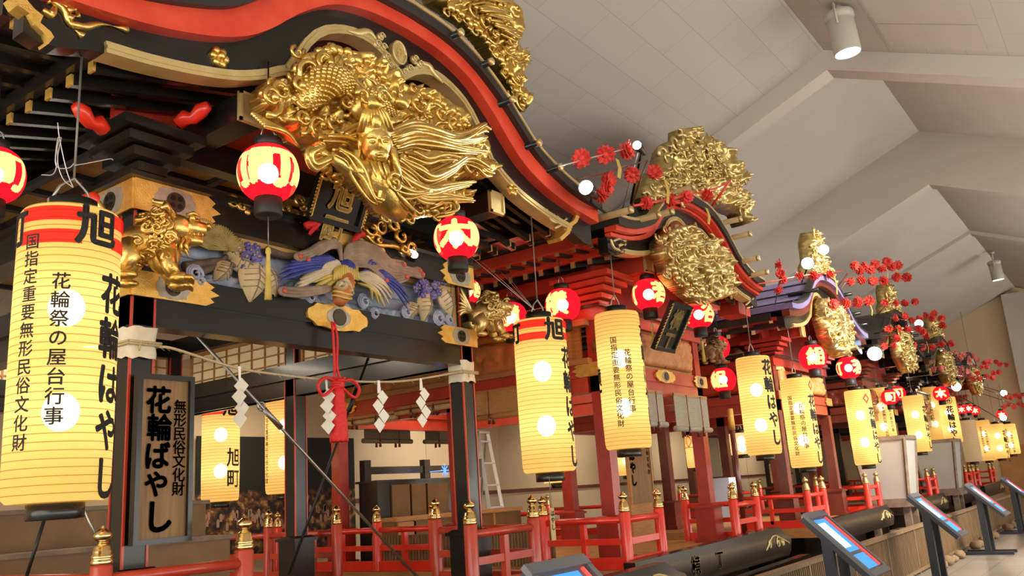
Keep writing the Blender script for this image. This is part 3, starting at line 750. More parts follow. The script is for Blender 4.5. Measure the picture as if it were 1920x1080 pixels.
# centre fittings
def centre_plate(root, cx, zc, w, h, y, cr_=True):
    pts = []
    for k in range(44):
        g = 2*pi*k/44; a, b = cos(g), sin(g)
        rx = w/2*(.86+.14*abs(a)**3+.05*cos(6*g)); rz = h/2*(1.0+.08*cos(8*g)); pts.append((cx+rx*(abs(a)**.6)*(1 if a > 0 else -1), zc+rz*(abs(b)**.55)*(1 if b > 0 else -1)))
    o = MB().prism(pts, y-.02, y+.004).build('gilt_fitting', GOLDP, root)
    if cr_:
        MB().prism([(cx+.42*h*1.5*cos(2*pi*k/24), zc+.40*h*sin(2*pi*k/24)*(1+.12*cos(4*pi*k/24*2))) for k in range(24)], y-.026, y-.018).build('crest_surround', SILV, o)
        MB().prism([(cx+.34*h*cos(2*pi*k/20), zc+.34*h*sin(2*pi*k/20)) for k in range(20)], y-.036, y-.02).build('crest', GOLDD2, o)
pc = at(632, 598, Y=Yf); centre_plate(f1, pc.x, 2.985, .58, .19, Yf)
pc = at(665, 437, Y=Yf); centre_plate(f1, pc.x, 3.60, .62, .15, Yf)

# front rail, side rails
DK = .83; ZT = 1.385
for (x, y) in ((2.47, 4.45), (3.35, 4.45), (5.5, 4.45), (6.38, 4.45)): rail_post(f1, x, y, DK, ZT, REDD)
rails(f1, (2.47, 4.45), (3.35, 4.45), DK, ZT, REDD); rails(f1, (5.5, 4.45), (6.38, 4.45), DK, ZT, REDD)
for y in (5.58, 6.95, 8.05): rail_post(f1, 6.38, y, DK, ZT+.03, REDD)
rails(f1, (6.38, 4.45), (6.38, 5.58), DK, ZT, REDD); rails(f1, (6.38, 6.95), (6.38, 8.05), DK, ZT+.02, REDD, 2); rails(f1, (6.38, 8.05), (6.38, 9.6), DK, ZT+.02, REDD, 2)
for y in (5.75, 7.5): rail_post(f1, 2.47, y, DK, ZT, REDD)
rails(f1, (2.47, 4.45), (2.47, 5.75), DK, ZT, REDD); rails(f1, (2.47, 5.75), (2.47, 7.5), DK, ZT, REDD)
rail_post(f1, 6.38, 9.6, DK, ZT+.03, REDD)
p = at(398, 985, X=6.38)

# stepped bench at the back of the stage
for (y, zt, zlo, xr) in ((6.0, 1.435, DK, 4.38), (6.5, 1.72, 1.0, 4.5)):
    MB().box((2.2, y, zlo), (xr, y+.05, zt-.03)).build('bench_front', WOODB, f1)
    MB().box((2.2, y-.03, zt-.03), (xr+.02, y+.5, zt)).build('bench_ledge', GREYT, f1)
MB().box((2.2, 6.5, DK), (4.5, 7.0, 1.405)).build('bench_box', WOODB, f1)
# sliding lattice screens high on the far side wall
def shoji(root, x, ya, yb, za, zb, nx_, nz_):
    fr = MB(); t = .035
    fr.box((x-.02, ya, za), (x+.02, yb, za+t)); fr.box((x-.02, ya, zb-t), (x+.02, yb, zb)); fr.box((x-.02, ya, za), (x+.02, ya+t, zb)); fr.box((x-.02, yb-t, za), (x+.02, yb, zb))
    o = fr.build('lattice_screen', WOOD, root)
    g = MB()
    for i in range(1, nx_): y = ya+(yb-ya)*i/nx_; g.box((x-.014, y-.007, za+t), (x+.004, y+.007, zb-t))
    for i in range(1, nz_): z = za+(zb-za)*i/nz_; g.box((x-.014, ya+t, z-.007), (x+.004, yb-t, z+.007))
    g.build('lattice_bars', WOOD, o)
    MB().box((x+.004, ya+t, za+t), (x+.01, yb-t, zb-t)).build('screen_paper', SHOJIP, o)
SHOJIP = simple('warm_screen_paper', (.82, .66, .38), .85, c2=(.86, .72, .44), scale=3)
XS = 6.0
shoji(f1, XS, 7.17, 9.0, 3.02, 3.46, 8, 4); shoji(f1, XS, 5.1, 7.02, 3.02, 3.46, 9, 4)
MB().box((XS-.05, 4.95, 2.75), (XS+.05, 9.3, 3.02)).build('sill_beam', LACQ, f1)
o = MB().box((2.9, 9.36, 3.02), (3.0+2.9, 9.40, 3.46)).build('lattice_screen', SHOJIP, f1)
g = MB()
for i in range(22): x = 2.9+3.0*i/21; g.box((x-.008, 9.345, 3.02), (x+.008, 9.362, 3.46))
for i in range(5): z = 3.02+.44*i/4; g.box((2.9, 9.344, z-.008), (5.9, 9.361, z+.008))
g.build('lattice_bars', WOOD, o)
# red bracket noses beside the corner posts, dark bracket blocks
def nose(root, p, d, mat, s=1.0):
    d = Vector(d).normalized(); p = Vector(p); pts = [p+d*(.06*i*s)+Vector((0, 0, .022*sin(i*2.2)*s)) for i in range(5)]
    MB().tube(pts, [.045*s, .05*s, .04*s, .05*s, .03*s], 8).build('bracket_nose', mat, root)
for (px, py, d) in ((195, 245, (-1, -.4, .2)), (335, 232, (.3, -1, .3)), (135, 400, (0, -1, .1))):
    nose(f1, at(px, py, Y=4.62), d, RED)
for (x, y) in ((2.85, 4.85), (6.0, 4.85)):
    b = MB()
    for i in range(4): b.box((x-.10-.06*i, y-.12-.05*i, 3.72+.075*i), (x+.10+.06*i, y+.15+.05*i, 3.78+.075*i))
    b.build('bracket_stack', LACQ, f1)
# barge end fittings, bosses, crest on the barge board
def sprig(root, pts_list, y, mat, rad, name='gilt_sprig'):
    mb = MB()
    for pts in pts_list:
        P = [tuple(at(px, py, Y=y)) for px, py in pts]; P = cr(P, 4); n = len(P)
        mb.tube(P, [rad*(1-.85*abs(2*i/(n-1)-.55)**2.5) for i in range(n)], 7)
    return mb.build(name, mat, root)
sprig(f1, [[(80, 18), (95, 28), (102, 12), (90, 2)], [(95, 0), (120, 20), (130, 45), (155, 68)], [(120, 20), (150, 15)], [(125, 35), (145, 28)], [(130, 45), (160, 50), (190, 45), (238, 55)], [(105, 5), (140, 18)]], 4.09, GOLD, .022)
mb = MB(); pl = [(20, -5), (45, 0), (62, 20), (78, 32), (72, 45), (92, 62), (98, 72), (88, 84), (80, 66), (62, 48), (52, 28), (30, 12)]
mb.prism([(q.x, q.z) for q in [at(a, b, Y=4.08) for a, b in pl]], 4.06, 4.16); mb.build('gilt_end', GOLDP, f1)
pl = [(1088, 400), (1081, 417), (1071, 425), (1067, 438), (1052, 452), (1048, 446), (1060, 435), (1064, 421), (1075, 413), (1081, 398)]
mb = MB(); mb.prism([(q.x, q.z) for q in [at(a, b, Y=4.08) for a, b in pl]], 4.07, 4.22); mb.build('gilt_end', GOLDP, f1)
sprig(f1, [[(1025, 392), (1032, 412), (1050, 418), (1062, 410)], [(1040, 428), (1056, 420), (1075, 416)], [(1045, 405), (1060, 432)]], 4.09, GOLDT, .014)
def boss(root, px, py, y, r):
    c = at(px, py, Y=y); mb = MB()
    for k in range(6): g = k*pi/3; mb.ball((c.x+r*.62*cos(g), y-.01, c.z+r*.62*sin(g)), (r*.42, .02, r*.42), 8, 5)
    mb.ball((c.x, y-.02, c.z), (r*.42, .035, r*.42), 10, 6); mb.prism([(c.x+r*cos(k*pi/3), c.z+r*sin(k*pi/3)) for k in range(6)], y-.008, y+.012); mb.build('gilt_boss', GOLD, root)
boss(f1, 410, 108, 4.095, .068); boss(f1, 960, 355, 4.095, .065)
# cloud crest over the cusp
mb = MB(); c = at(742, 102, Y=4.09)
def W(px, py, y): return at(px, py, Y=y)
mb.prism([(c.x+.075*cos(2*pi*k/24), c.z+.095*sin(2*pi*k/24)) for k in range(24)], 4.05, 4.1)
mb.tube([(c.x+.07*cos(2*pi*k/24), 4.05, c.z+.09*sin(2*pi*k/24)) for k in range(25)], .012, 6)
for dx, dz in ((-.03, .02), (.03, .02), (-.03, -.02), (.03, -.02), (0, .05)): mb.bar((c.x+dx, 4.045, c.z+dz-.025), (c.x+dx*.4, 4.045, c.z+dz+.02), .014, .014)
for (px, py) in ((712, 70), (716, 90), (722, 108), (728, 125), (775, 112), (765, 130), (785, 122), (705, 84), (755, 137), (742, 136)):
    q = W(px, py, 4.08); mb.ball(q, (.035, .03, .035), 8, 6); mb.tube(spiral(q-Vector((0, .03, 0)), .03, 1.3, (1, 0, 0), (0, 0, 1), 12), .007, 5)
for pts in ([(648, 56), (668, 62), (690, 60), (705, 75)], [(775, 118), (800, 122), (812, 138), (830, 155)]):
    P = cr([tuple(W(a, b, 4.08)) for a, b in pts], 5); n = len(P); mb.tube(P, [.012+.018*sin(pi*i/(n-1)) for i in range(n)], 7)
mb.build('cloud_crest', GOLDT, f1)
# round batten ends sticking out over the gable
def batten(root, px, py, y0, ln, mat, r=.034):
    c = at(px, py, Y=y0); o = MB().tube([(c.x, y0, c.z), (c.x, y0+ln, c.z)], r, 12).build('roof_batten', mat, root)
    MB().tube([(c.x, y0-.012, c.z), (c.x, y0+.02, c.z)], r*1.06, 12).build('batten_tip', GOLDT, o)
for px, py in ((1012, 267), (1052, 312), (865, 60), (922, 115), (962, 186)): batten(f1, px, py, 3.85, .5, LACQ, .03)

# ------------------------------------------------------------------ second float
M2 = dict(roof=DKROOF, edge=GOLDT, band=REDB, barge=LACQ, trim=GOLDT, soffit=REDD, rafter=BLACK, rcap=GOLDD, eave=REDD, purlin=REDD, pcap=GOLDT, gwall=REDS, post=REDS, base=REDS, beam=REDD)
f2, fu2, fz2 = float_shell('festival_float', 'second festival float, vermilion with black gable board and gold cloud carving, beside the black float', 9.5, 9.72, .78, 4.02, M2, Y0=4.72, Yr=8.9, hw=1.25, deck=.83, ped=(.26, 1.31), head=(2.80, 2.95, 3.42, 3.56), tiers=2, pw=.16)
ZT2 = 1.36
XL2, XR2 = 7.52, 11.0; YF2 = 4.17
for (x, y) in ((XL2, YF2), (8.25, YF2), (10.25, YF2), (XR2, YF2), (XL2, 5.12), (XR2, 5.15)): rail_post(f2, x, y, DK, ZT2, RED)
for y in (6.62, 7.5, 9.3): rail_post(f2, XL2, y, DK, ZT2+.02, RED)
for y in (6.9, 8.8): rail_post(f2, XR2, y, DK, ZT2+.02, RED)
rails(f2, (XL2, YF2), (8.25, YF2), DK, ZT2, RED, 0); rails(f2, (10.25, YF2), (XR2, YF2), DK, ZT2, RED, 0)
rails(f2, (XL2, YF2), (XL2, 5.12), DK, ZT2, RED, 1); rails(f2, (XR2, YF2), (XR2, 5.15), DK, ZT2, RED, 0)
rails(f2, (XL2, 6.62), (XL2, 7.5), DK, ZT2, RED, 1); rails(f2, (XL2, 7.5), (XL2, 9.3), DK, ZT2, RED, 2); rails(f2, (XR2, 6.9), (XR2, 8.8), DK, ZT2, RED, 2)
MB().box((XL2-.1, YF2-.1, DK-.14), (XR2+.1, 9.4, DK-.005)).build('lower_deck', WOOD, f2)
# carved cedar transom and blinds rail along the near side
sx_ = 8.25-.16
pan = MB(); rel = MB()
relief(rel, [(5.0, 2.99), (8.7, 2.99), (8.7, 3.40), (5.0, 3.40)], 0, .06, cell=.028, nsw=46, seed=11, hole=.12, back=.01, fn=lambda x, y, z: (sx_+.10+y, x, z))
pan.box((sx_+.11, 4.9, 2.97), (sx_+.14, 8.8, 3.42)); pan.build('transom_board', WOOD, f2); rel.build('transom_carving', WOODO, f2)
for (ya, yb) in ((4.98, 5.05), (6.75, 6.85), (8.6, 8.7)): MB().box((sx_+.02, ya, 2.95), (sx_+.13, yb, 3.42)).build('transom_stile', WOOD, f2)
MB().box((sx_-.02, 4.75, 3.37), (sx_+.13, 8.9, 3.44)).build('transom_rail', WOOD, f2)
MB().box((sx_-.02, 4.75, 2.94), (sx_+.13, 8.9, 3.0)).build('transom_rail', WOOD, f2)
rel = MB(); relief(rel, [(8.4, 3.0), (10.6, 3.0), (10.6, 3.40), (8.4, 3.40)], 4.66, .07, cell=.026, nsw=24, seed=21, hole=.1, back=.02); rel.build('transom_carving', WOODO, f2)
MB().box((8.3, 4.69, 2.96), (10.7, 4.72, 3.42)).build('transom_board', WOOD, f2)
gilt(f2, 8.12-.02, 8.5, 2.80, 2.95, 4.595, mat=GOLDD); gilt(f2, 10.88, 10.45, 2.80, 2.95, 4.595, mat=GOLDD)
gilt(f2, 4.62, 5.0, 2.80, 2.95, 8.125, side='left', mat=GOLDP, crest=False); gilt(f2, 8.95, 8.4, 2.80, 2.95, 8.125, side='left', mat=GOLDP, crest=False)
pc = at(1285, 712, Y=4.6); centre_plate(f2, 9.62, 2.875, .5, .15, 4.595)
for (x, y) in ((8.25, 4.72), (10.75, 4.72)):
    b = MB()
    for i in range(5): b.box((x-.10-.05*i, y-.14-.06*i, 3.58+.07*i), (x+.10+.05*i, y+.14+.06*i, 3.635+.07*i))
    b.build('bracket_stack', REDD, f2)
for px, py in ((1184, 393), (1236, 402), (1261, 396), (1301, 350), (1389, 410), (1407, 438), (1422, 484), (1439, 510)): batten(f2, px, py, 3.72, .55, BAMP, .036)
sprig(f2, [[(1145, 448), (1150, 462), (1158, 468), (1164, 458)], [(1150, 452), (1160, 448), (1172, 452)], [(1155, 466), (1166, 472)], [(1160, 460), (1172, 458)]], 4.06, GOLDT, .016)
sprig(f2, [[(1398, 572), (1405, 566), (1412, 560)], [(1400, 578), (1410, 575)]], 4.06, GOLDT, .014)
c = at(1299, 431, Y=4.08); mb = MB(); mb.prism([(c.x+.05*cos(2*pi*k/20), c.z+.09*sin(2*pi*k/20)) for k in range(20)], 4.03, 4.1); mb.build('gilt_boss', GOLDD, f2)
for px, py, d in ((1190, 505, (0, -1, 0)), (1370, 575, (0, -1, 0))): 
    c = at(px, py, Y=4.5); MB().box((c.x-.22, 4.3, c.z-.16), (c.x+.22, 4.62, c.z+.16)).build('red_bracket', REDD, f2)
# long black shaft across the front with gilt scrolls and characters
def shaft(root, xa, xb, y, z, h, text=None, tx=0, mat=LACQ):
    poly = [(xa, z), (xb-.1, z), (xb, z+h*.15), (xb+.06, z+h*.5), (xb, z+h*.62), (xb-.12, z+h*.70), (xb-.35, z+h), (xa, z+h*.86)]
    o = MB().prism(poly, y, y+.12).build('front_shaft', mat, root)
    mb = MB()
    for (ox, r, sg) in ((.45, .07, 1), (.30, .05, -1), (.75, .055, 1)): mb.tube(spiral((xb-ox, y-.006, z+h*.5), r, 1.6, (1, 0, 0), (0, 0, 1), 20, sgn=sg), .010, 5)
    mb.tube(cr([(xb-.9, y-.006, z+h*.35), (xb-.6, y-.006, z+h*.75), (xb-.25, y-.006, z+h*.55), (xb-.05, y-.006, z+h*.4)], 5), .011, 5)
    mb.build('gilt_scroll', GOLDT, o)
    if text:
        t = MB()
        for i, ch in enumerate(text): glyph(t, ch, h*.52, lambda u, v: (u, y-.008, v), B2, 1, tx+i*.62, z+h*.45)
        t.build('gilt_lettering', GOLDT, o)
pA = at(1470, 1010, Y=3.82); shaft(f2, 7.2, 11.4, 3.93, .60, .37, '横丁', 8.48)
shaft(f2, 7.6, 11.8, 3.72, .30, .30)
shaft(f1, 2.0, 7.55, 3.62, .58, .34)

# lamps under the float ceilings
def tube_lamp(root, x, y, z, power):
    o = MB().box((x-.5, y-.06, z), (x+.5, y+.06, z+.07)).build('lamp_housing', BLACK, root)
    MB().tube([(x-.46, y, z-.015), (x+.46, y, z-.015)], .014, 8).build('lamp_tube', LENSW, o)
    l = bpy.data.lights.new('tube_light', 'AREA'); l.shape = 'RECTANGLE'; l.size = .95; l.size_y = .06; l.energy = power; l.color = (1, .84, .6)
    q = bpy.data.objects.new('tube_light', l); COL.objects.link(q); q.location = (x, y, z-.035)
tube_lamp(f1, 4.1, 7.3, 3.40, 26); tube_lamp(f1, 4.3, 8.7, 3.40, 16); tube_lamp(f2, 9.5, 6.6, 3.30, 22); tube_lamp(f2, 9.5, 8.3, 3.30, 14)
for (x, y) in ((4.1, 7.3), (4.3, 8.7)): MB().box((x-.02, y-.02, 3.47), (x+.02, y+.02, 4.07)).build('lamp_hanger', BLACK, f1)
for (x, y) in ((9.5, 6.6), (9.5, 8.3)): MB().box((x-.02, y-.02, 3.37), (x+.02, y+.02, 3.66)).build('lamp_hanger', BLACK, f2)
# ================================================================== LANTERNS
def tall_profile(h, r):
    return [(r*.55, 0), (r*.90, h*.004), (r*.97, h*.016), (r, h*.05), (r*1.015, h*.25), (r*1.02, h*.5), (r*1.015, h*.75), (r, h*.95), (r*.98, h*.985), (r*.94, h*.995), (r*.52, h)]
_TL = {}
def tall_lantern(top, bot, label, Y=4.2, r=.234, wire=None, group='tall paper lanterns hung before the floats', marks=(), bands=None, name='tall_paper_lantern', dim=False, lit=True, offs=0.0):
    """top, bot: pixel of the rim centres. marks: (text, angle°, z-top fraction, size, font weight, material, stretch)"""
    a = at(*top, Y=Y); b = at(*bot, X=a.x); h = a.z-b.z
    root = thing(name, label, 'paper lantern', (a.x, Y, b.z), group)
    key = (round(h, 2), r, dim)
    if key not in _TL:
        _TL[key] = (MB().lathe(tall_profile(h, r), n=40, caps=False).mesh('paper_shade', PAPERD if dim else PAPER),
                    MB().lathe([(.0, -.075), (r*.52, -.075), (r*.54, -.07), (r*.54, .004), (.0, .004)], n=24, caps=False).mesh('bottom_ring', LACQ),
                    MB().lathe([(r*.45, h-.01), (r*.50, h-.005), (r*.50, h+.07), (r*.44, h+.07), (r*.44, h)], n=24, caps=False).mesh('top_ring', IRON),
                    MB().tube([(-r*.47, 0, h+.05), (-r*.3, 0, h+.14), (0, 0, h+.2), (r*.3, 0, h+.14), (r*.47, 0, h+.05)], .008, 6).mesh('hanging_bail', STEEL),
                    MB().ball((0, 0, 0), (.085, .085, .095), 16, 10).mesh('bulb', BULB))
    sh, br, tr_, bail, bulb = _TL[key]
    for me, n in ((br, 'bottom_ring'), (tr_, 'top_ring'), (bail, 'hanging_bail')): inst(me, n, root, (0, 0, 0))
    S = inst(sh, 'paper_shade', root, (0, 0, 0))
    if lit:
        for q in (.30, .66): inst(bulb, 'bulb', root, (0, 0, h*q))
    zt = wire if wire is not None else b.z+h+1.2
    MB().tube([(a.x, Y, b.z+h+.18), (a.x+.004, Y, zt)], .006, 6).build('hanging_wire', WIRE, root)
    cam_ang = atan2(-Y, -a.x)
    def onto(deg, out=.004):
        A = cam_ang+radians(deg); R = r*1.02+out
        return lambda u, v: (a.x+R*cos(A+u/R), Y+R*sin(A+u/R), b.z+v)
    if bands:
        for (z0, z1, d0, d1) in bands:
            mb = MB(); n = max(3, int(abs(d1-d0)/5)); v = []; f = []
            for i in range(n+1):
                A = cam_ang+radians(d0+(d1-d0)*i/n); R = r*1.02+.003
                # the ends are cut with a soft notch
                e = 0
                v += [(a.x+R*cos(A), Y+R*sin(A), b.z+h*z0), (a.x+R*cos(A), Y+R*sin(A), b.z+h*z1)]
            for i in range(n): f.append((2*i, 2*i+2, 2*i+3, 2*i+1))
            mb.add(v, f, True); mb.build('red_band', REDBAND, S)
    for (text, deg, zf, size, w, mat, sx) in marks:
        mb = MB(); fn = onto(deg)
        for i, ch in enumerate(text): glyph(mb, ch, size, fn, w, sx, 0, h*zf-size*(.5+i*1.06))
        mb.build('brush_lettering', mat, S)
    return root, h, S, onto
K1, K2 = '国指定重要無形民俗文化財', '花輪祭の屋台行事'
HY = '花輪はやし'
def std_marks(h, a1, a2, a3, top3=.78, s3=.185, k=1.0):
    m = []
    if a1 is not None: m.append((K1, a1, .885, .078*k, B1, INK, 1.0))
    if a2 is not None: m.append((K2, a2, .745, .082*k, B1, INK, 1.0))
    if a3 is not None: m.append((HY, a3, top3, s3*k, B2, INK, .85))
    return m
bands1 = lambda d0, d1, d2, d3: [(.928, .978, d0, d1), (.848, .896, d0, d1), (.928, .978, d2, d3), (.848, .896, d2, d3)]
def big(n_deg, s=.21): return ('旭', n_deg, .992, s, B2, INK, 1.05)
r_, h_, _, _ = tall_lantern((135, 403), (115, 943), 'tall lit paper lantern with red bands at far left, nearest and largest', wire=4.03,
    marks=std_marks(0, -42, -7, 57, .765, .20, 1.05)+[big(30), ('町', -74, .985, .20, B2, INK, 1.0)], bands=bands1(-60, 12, 49, 85))
tall_lantern((1010, 602), (1022, 887), 'tall lit paper lantern with red bands at the corner of black and red floats', wire=4.15,
    marks=std_marks(0, None, None, 66, .80, .20)+[big(36), ('町', -66, .985, .20, B2, INK, 1.0)], bands=bands1(-52, 14, 56, 88))
tall_lantern((1155, 588), (1173, 843), 'tall cream paper lantern with two centred columns of small characters, before the red float', wire=4.2,
    marks=[(K1, -13, .80, .072, B1, INK, 1), (K2, 18, .705, .076, B1, INK, 1), (HY, 82, .90, .2, B2, INK, .8), ('横丁', -80, .6, .2, B2, INK, .8)])
tall_lantern((1410, 670), (1434, 853), 'tall paper lantern with 花輪はやし in bold on its right, at right corner of red float', wire=4.2, marks=std_marks(0, None, None, 50, .955, .225))
DIA = []
def diamond(root, h, S, onto, deg, zf, s):
    mb = MB(); fn = onto(deg); o = [(0, s*.62), (s*.42, 0), (0, -s*.62), (-s*.42, 0)]; i_ = [(p[0]*.55, p[1]*.55) for p in o]
    v = [fn(p[0], h*zf+p[1]) for p in o]+[fn(p[0], h*zf+p[1]) for p in i_]
    mb.add(v, [(k, (k+1) % 4, 4+(k+1) % 4, 4+k) for k in range(4)]); mb.build('red_diamond', REDINK, S)
q = tall_lantern((1490, 710), (1506, 877), 'tall paper lantern with small columns and a red diamond, left corner of violet-roofed float', wire=4.12,
    marks=[(K1, -28, .80, .072, B1, INK, 1), (K2, 8, .70, .08, B1, INK, 1), (HY, 58, .80, .2, B2, INK, .85)]); diamond(*q, 62, .90, .14)
q = tall_lantern((1646, 728), (1656, 832), 'tall paper lantern half hidden behind the diamond lantern, with small columns', Y=4.6, wire=4.15, marks=[(K1, 10, .84, .072, B1, INK, 1), (K2, 45, .74, .08, B1, INK, 1)])
q = tall_lantern((1606, 732), (1620, 872), 'tall paper lantern with a red diamond at its right edge, right corner of violet-roofed float', wire=4.12, marks=std_marks(0, None, None, 58, .76, .2)); diamond(*q, 36, .87, .16)
tall_lantern((1741, 726), (1752, 826), 'tall paper lantern behind another, over the second white andon', Y=4.6, wire=4.15, marks=[(K1, -5, .84, .072, B1, INK, 1), (K2, 45, .74, .08, B1, INK, 1)])
tall_lantern((1710, 742), (1722, 848), 'tall paper lantern between the two white andons, two lamps glowing through', wire=4.12, marks=std_marks(0, None, None, 62, .80, .19))
q = tall_lantern((1773, 745), (1786, 830), 'tall paper lantern with a circled crest above bold 花輪はやし', wire=4.12, marks=[(HY, 12, .80, .2, B2, INK, .95), ('谷', 12, .97, .13, B2, INK, 1)])
mb = MB(); fn = q[3](12); R_ = .105; zc = q[1]*.97-.065; v = []
for k in range(28): g = 2*pi*k/28; v += [fn(R_*cos(g), zc+R_*sin(g)), fn(R_*.84*cos(g), zc+R_*.84*sin(g))]
mb.add(v, [(2*k, (2*k+2) % 56, (2*k+3) % 56, 2*k+1) for k in range(28)]); mb.build('crest_ring', INK, q[2])
tall_lantern((1812, 788), (1825, 866), 'unlit greyish tall paper lantern beyond the circled-crest lantern', wire=4.1, dim=True, lit=False)
tall_lantern((1840, 788), (1850, 864), 'tall paper lantern beside the unlit grey one, small in the distance', Y=4.4, wire=6.9, marks=[(K1, -18, .84, .072, B1, INK, 1), (K2, 15, .74, .08, B1, INK, 1)])
tall_lantern((1866, 795), (1874, 860), 'next to last tall paper lantern of the distant row', Y=3.75, wire=4.1, marks=std_marks(0, None, None, 58, .80, .19))
tall_lantern((1888, 795), (1895, 852), 'last and farthest tall paper lantern, at the right edge', Y=3.5, wire=4.1, marks=[(K1, -18, .84, .072, B1, INK, 1), (K2, 15, .74, .08, B1, INK, 1)])
# lanterns behind and between the floats
gB = 'paper lanterns hung behind the floats'
tall_lantern((415, 752), (412, 941), 'paper lantern lettered 旭町 seen through the black float, left of the pair', Y=9.75, wire=4.1, group=gB, marks=[('旭町', 44, .52, .25, B1, INK, .9), big(30)], bands=bands1(-85, 12, 48, 85))
tall_lantern((533, 735), (535, 926), 'paper lantern lettered 横若 seen through the black float, right of the pair', Y=9.4, wire=4.152, group=gB, r=.25, marks=[('横若', 34, .56, .33, B2, INK, .9), (K1, -62, .80, .075, B1, INK, 1)])
q = tall_lantern((1303, 815), (1306, 877), 'paper lantern with a red lattice band, seen through the red float', Y=8.6, wire=3.4, group=gB, r=.26, bands=[(.99, .97, -80, 80), (.62, .60, -80, 80)])
mb = MB()
for d in (-60, -20, 20, 60):
    for sg in (-1, 1):
        fn = q[3](d); w_ = .03; v = [fn(-.09*sg-w_/2, q[1]*.63), fn(-.09*sg+w_/2, q[1]*.63), fn(.09*sg+w_/2, q[1]*.97), fn(.09*sg-w_/2, q[1]*.97)]; mb.add(v, [(0, 1, 2, 3)])
mb.build('red_lattice', REDINK, q[2])
tall_lantern((1388, 812), (1398, 852), 'tan paper lantern half hidden behind a dark pole at the red float', Y=7.2, wire=3.2, group=gB, r=.26, dim=True, marks=[('日町'.replace('日', '旭'), 40, .9, .2, B1, INK, 1)])
tall_lantern((1040, 800), (1040, 906), 'paper lantern almost hidden behind the lantern with red bands', Y=7.4, wire=3.2, group=gB, r=.24)
tall_lantern((1168, 800), (1172, 892), 'narrow paper lantern glimpsed behind the wooden sign of the red float', Y=9.4, wire=3.2, group=gB, r=.2)

# ------------------------------------------------------------------ small round lanterns
def ball_prof(r): return [(r*.42, -r*.90), (r*.62, -r*.80), (r*.82, -r*.60), (r*.95, -r*.32), (r, 0), (r*.95, r*.32), (r*.82, r*.60), (r*.62, r*.80), (r*.42, r*.90)]
M_BALL = {}
def round_lantern(px, py, w, Y, label, chars=(), wire=.5, tassel=None, group='small round lanterns under the eaves', cream=(), red_cap=True):
    c = at(px, py, Y=Y); d = (c-EYE).length; depth = (c-EYE).dot(FW); r = w/2*depth/FPX
    root = thing('round_paper_lantern', label, 'round lantern', (c.x, c.y, c.z-r*1.05), group)
    key = round(r, 3)
    if key not in M_BALL:
        M_BALL[key] = (MB().lathe([(0, -.09*r/.2), (r*.42, -.09*r/.2), (r*.45, -.08*r/.2), (r*.45, r*.18), (0, r*.18)], n=20, caps=False).mesh('bottom_ring', BLACK),
                       MB().lathe([(0, r*1.9), (r*.44, r*1.9), (r*.44, r*2.25), (r*.36, r*2.27), (0, r*2.27)], n=20, caps=False).mesh('top_ring', BLACK),
                       MB().tube([(-r*.3, 0, r*2.25), (-r*.22, 0, r*2.6), (0, 0, r*2.7), (r*.22, 0, r*2.6), (r*.3, 0, r*2.25)], .006, 5).mesh('hanging_bail', STEEL),
                       MB().ball((0, 0, r*1.05), r*.34, 12, 8).mesh('bulb', BULB2))
    b1, b2, b3, b4 = M_BALL[key]
    # paper shell: one skin, its cells dyed red or left cream where the brushed character runs
    ca = atan2(-c.y, -c.x); NU_, NV_ = (150, 60) if w > 35 else (72, 30); pf = cr(ball_prof(r), 8)
    zs_ = np.interp(np.linspace(0, 1, NV_+1), np.linspace(0, 1, len(pf)), [p[1] for p in pf]); rs_ = np.interp(np.linspace(0, 1, NV_+1), np.linspace(0, 1, len(pf)), [p[0] for p in pf])
    V = [(rs_[j]*cos(2*pi*i/NU_), rs_[j]*sin(2*pi*i/NU_), zs_[j]+r*1.05) for j in range(NV_+1) for i in range(NU_)]
    F = [(j*NU_+i, j*NU_+(i+1) % NU_, (j+1)*NU_+(i+1) % NU_, (j+1)*NU_+i) for j in range(NV_) for i in range(NU_)]
    jj, ii = np.meshgrid(np.arange(NV_), np.arange(NU_), indexing='ij'); A = 2*pi*(ii+.5)/NU_; zc_ = (zs_[jj]+zs_[jj+1])/2; el = np.arcsin(np.clip(zc_/(r*.95), -1, 1)); cream_ = np.zeros(A.shape, bool)
    for (ch, deg, size, wgt) in chars:
        G = glyph_mask(ch, wgt); n_ = G.shape[0]; du = (A-ca-radians(deg)+pi) % (2*pi)-pi
        u = du*np.cos(el)**.35/size; v = el/size; k1 = np.round((u+.75)/1.5*(n_-1)).astype(int); k2 = np.round((v+.75)/1.5*(n_-1)).astype(int)
        ok = (k1 >= 0) & (k1 < n_) & (k2 >= 0) & (k2 < n_) & (np.abs(du) < 1.4); cream_ |= ok & G[np.clip(k1, 0, n_-1), np.clip(k2, 0, n_-1)]
    me = bpy.data.meshes.new('paper_shade'); me.from_pydata(V, [], F); me.materials.append(PAPRED); me.materials.append(PAPCRM)
    me.polygons.foreach_set('material_index', cream_.astype(np.int32).ravel()); me.polygons.foreach_set('use_smooth', [True]*len(F)); me.update()
    S = inst(me, 'paper_shade', root, (0, 0, 0))
    for me, n in ((b1, 'bottom_ring'), (b2, 'top_ring'), (b3, 'hanging_bail'), (b4, 'bulb')): inst(me, n, root, (0, 0, 0))
    MB().tube([(c.x, c.y, c.z+r*1.65), (c.x, c.y, c.z+r*1.65+wire)], .006, 5).build('hanging_wire', IRON, root)
    if tassel:
        zb = c.z-r*1.4; t = MB().tube([(c.x, c.y, zb), (c.x, c.y, zb-tassel[0])], .004, 5); t.build('tassel_cord', WIRE, root)
        z2 = zb-tassel[0]; t = MB().lathe([(0, z2+.01), (.014, z2), (.018, z2-.03), (.012, z2-.04), (.022, z2-tassel[1]), (0, z2-tassel[1])], (c.x, c.y, 0), 10); t.build('tassel', YELP, root)
    return root
W3 = .05
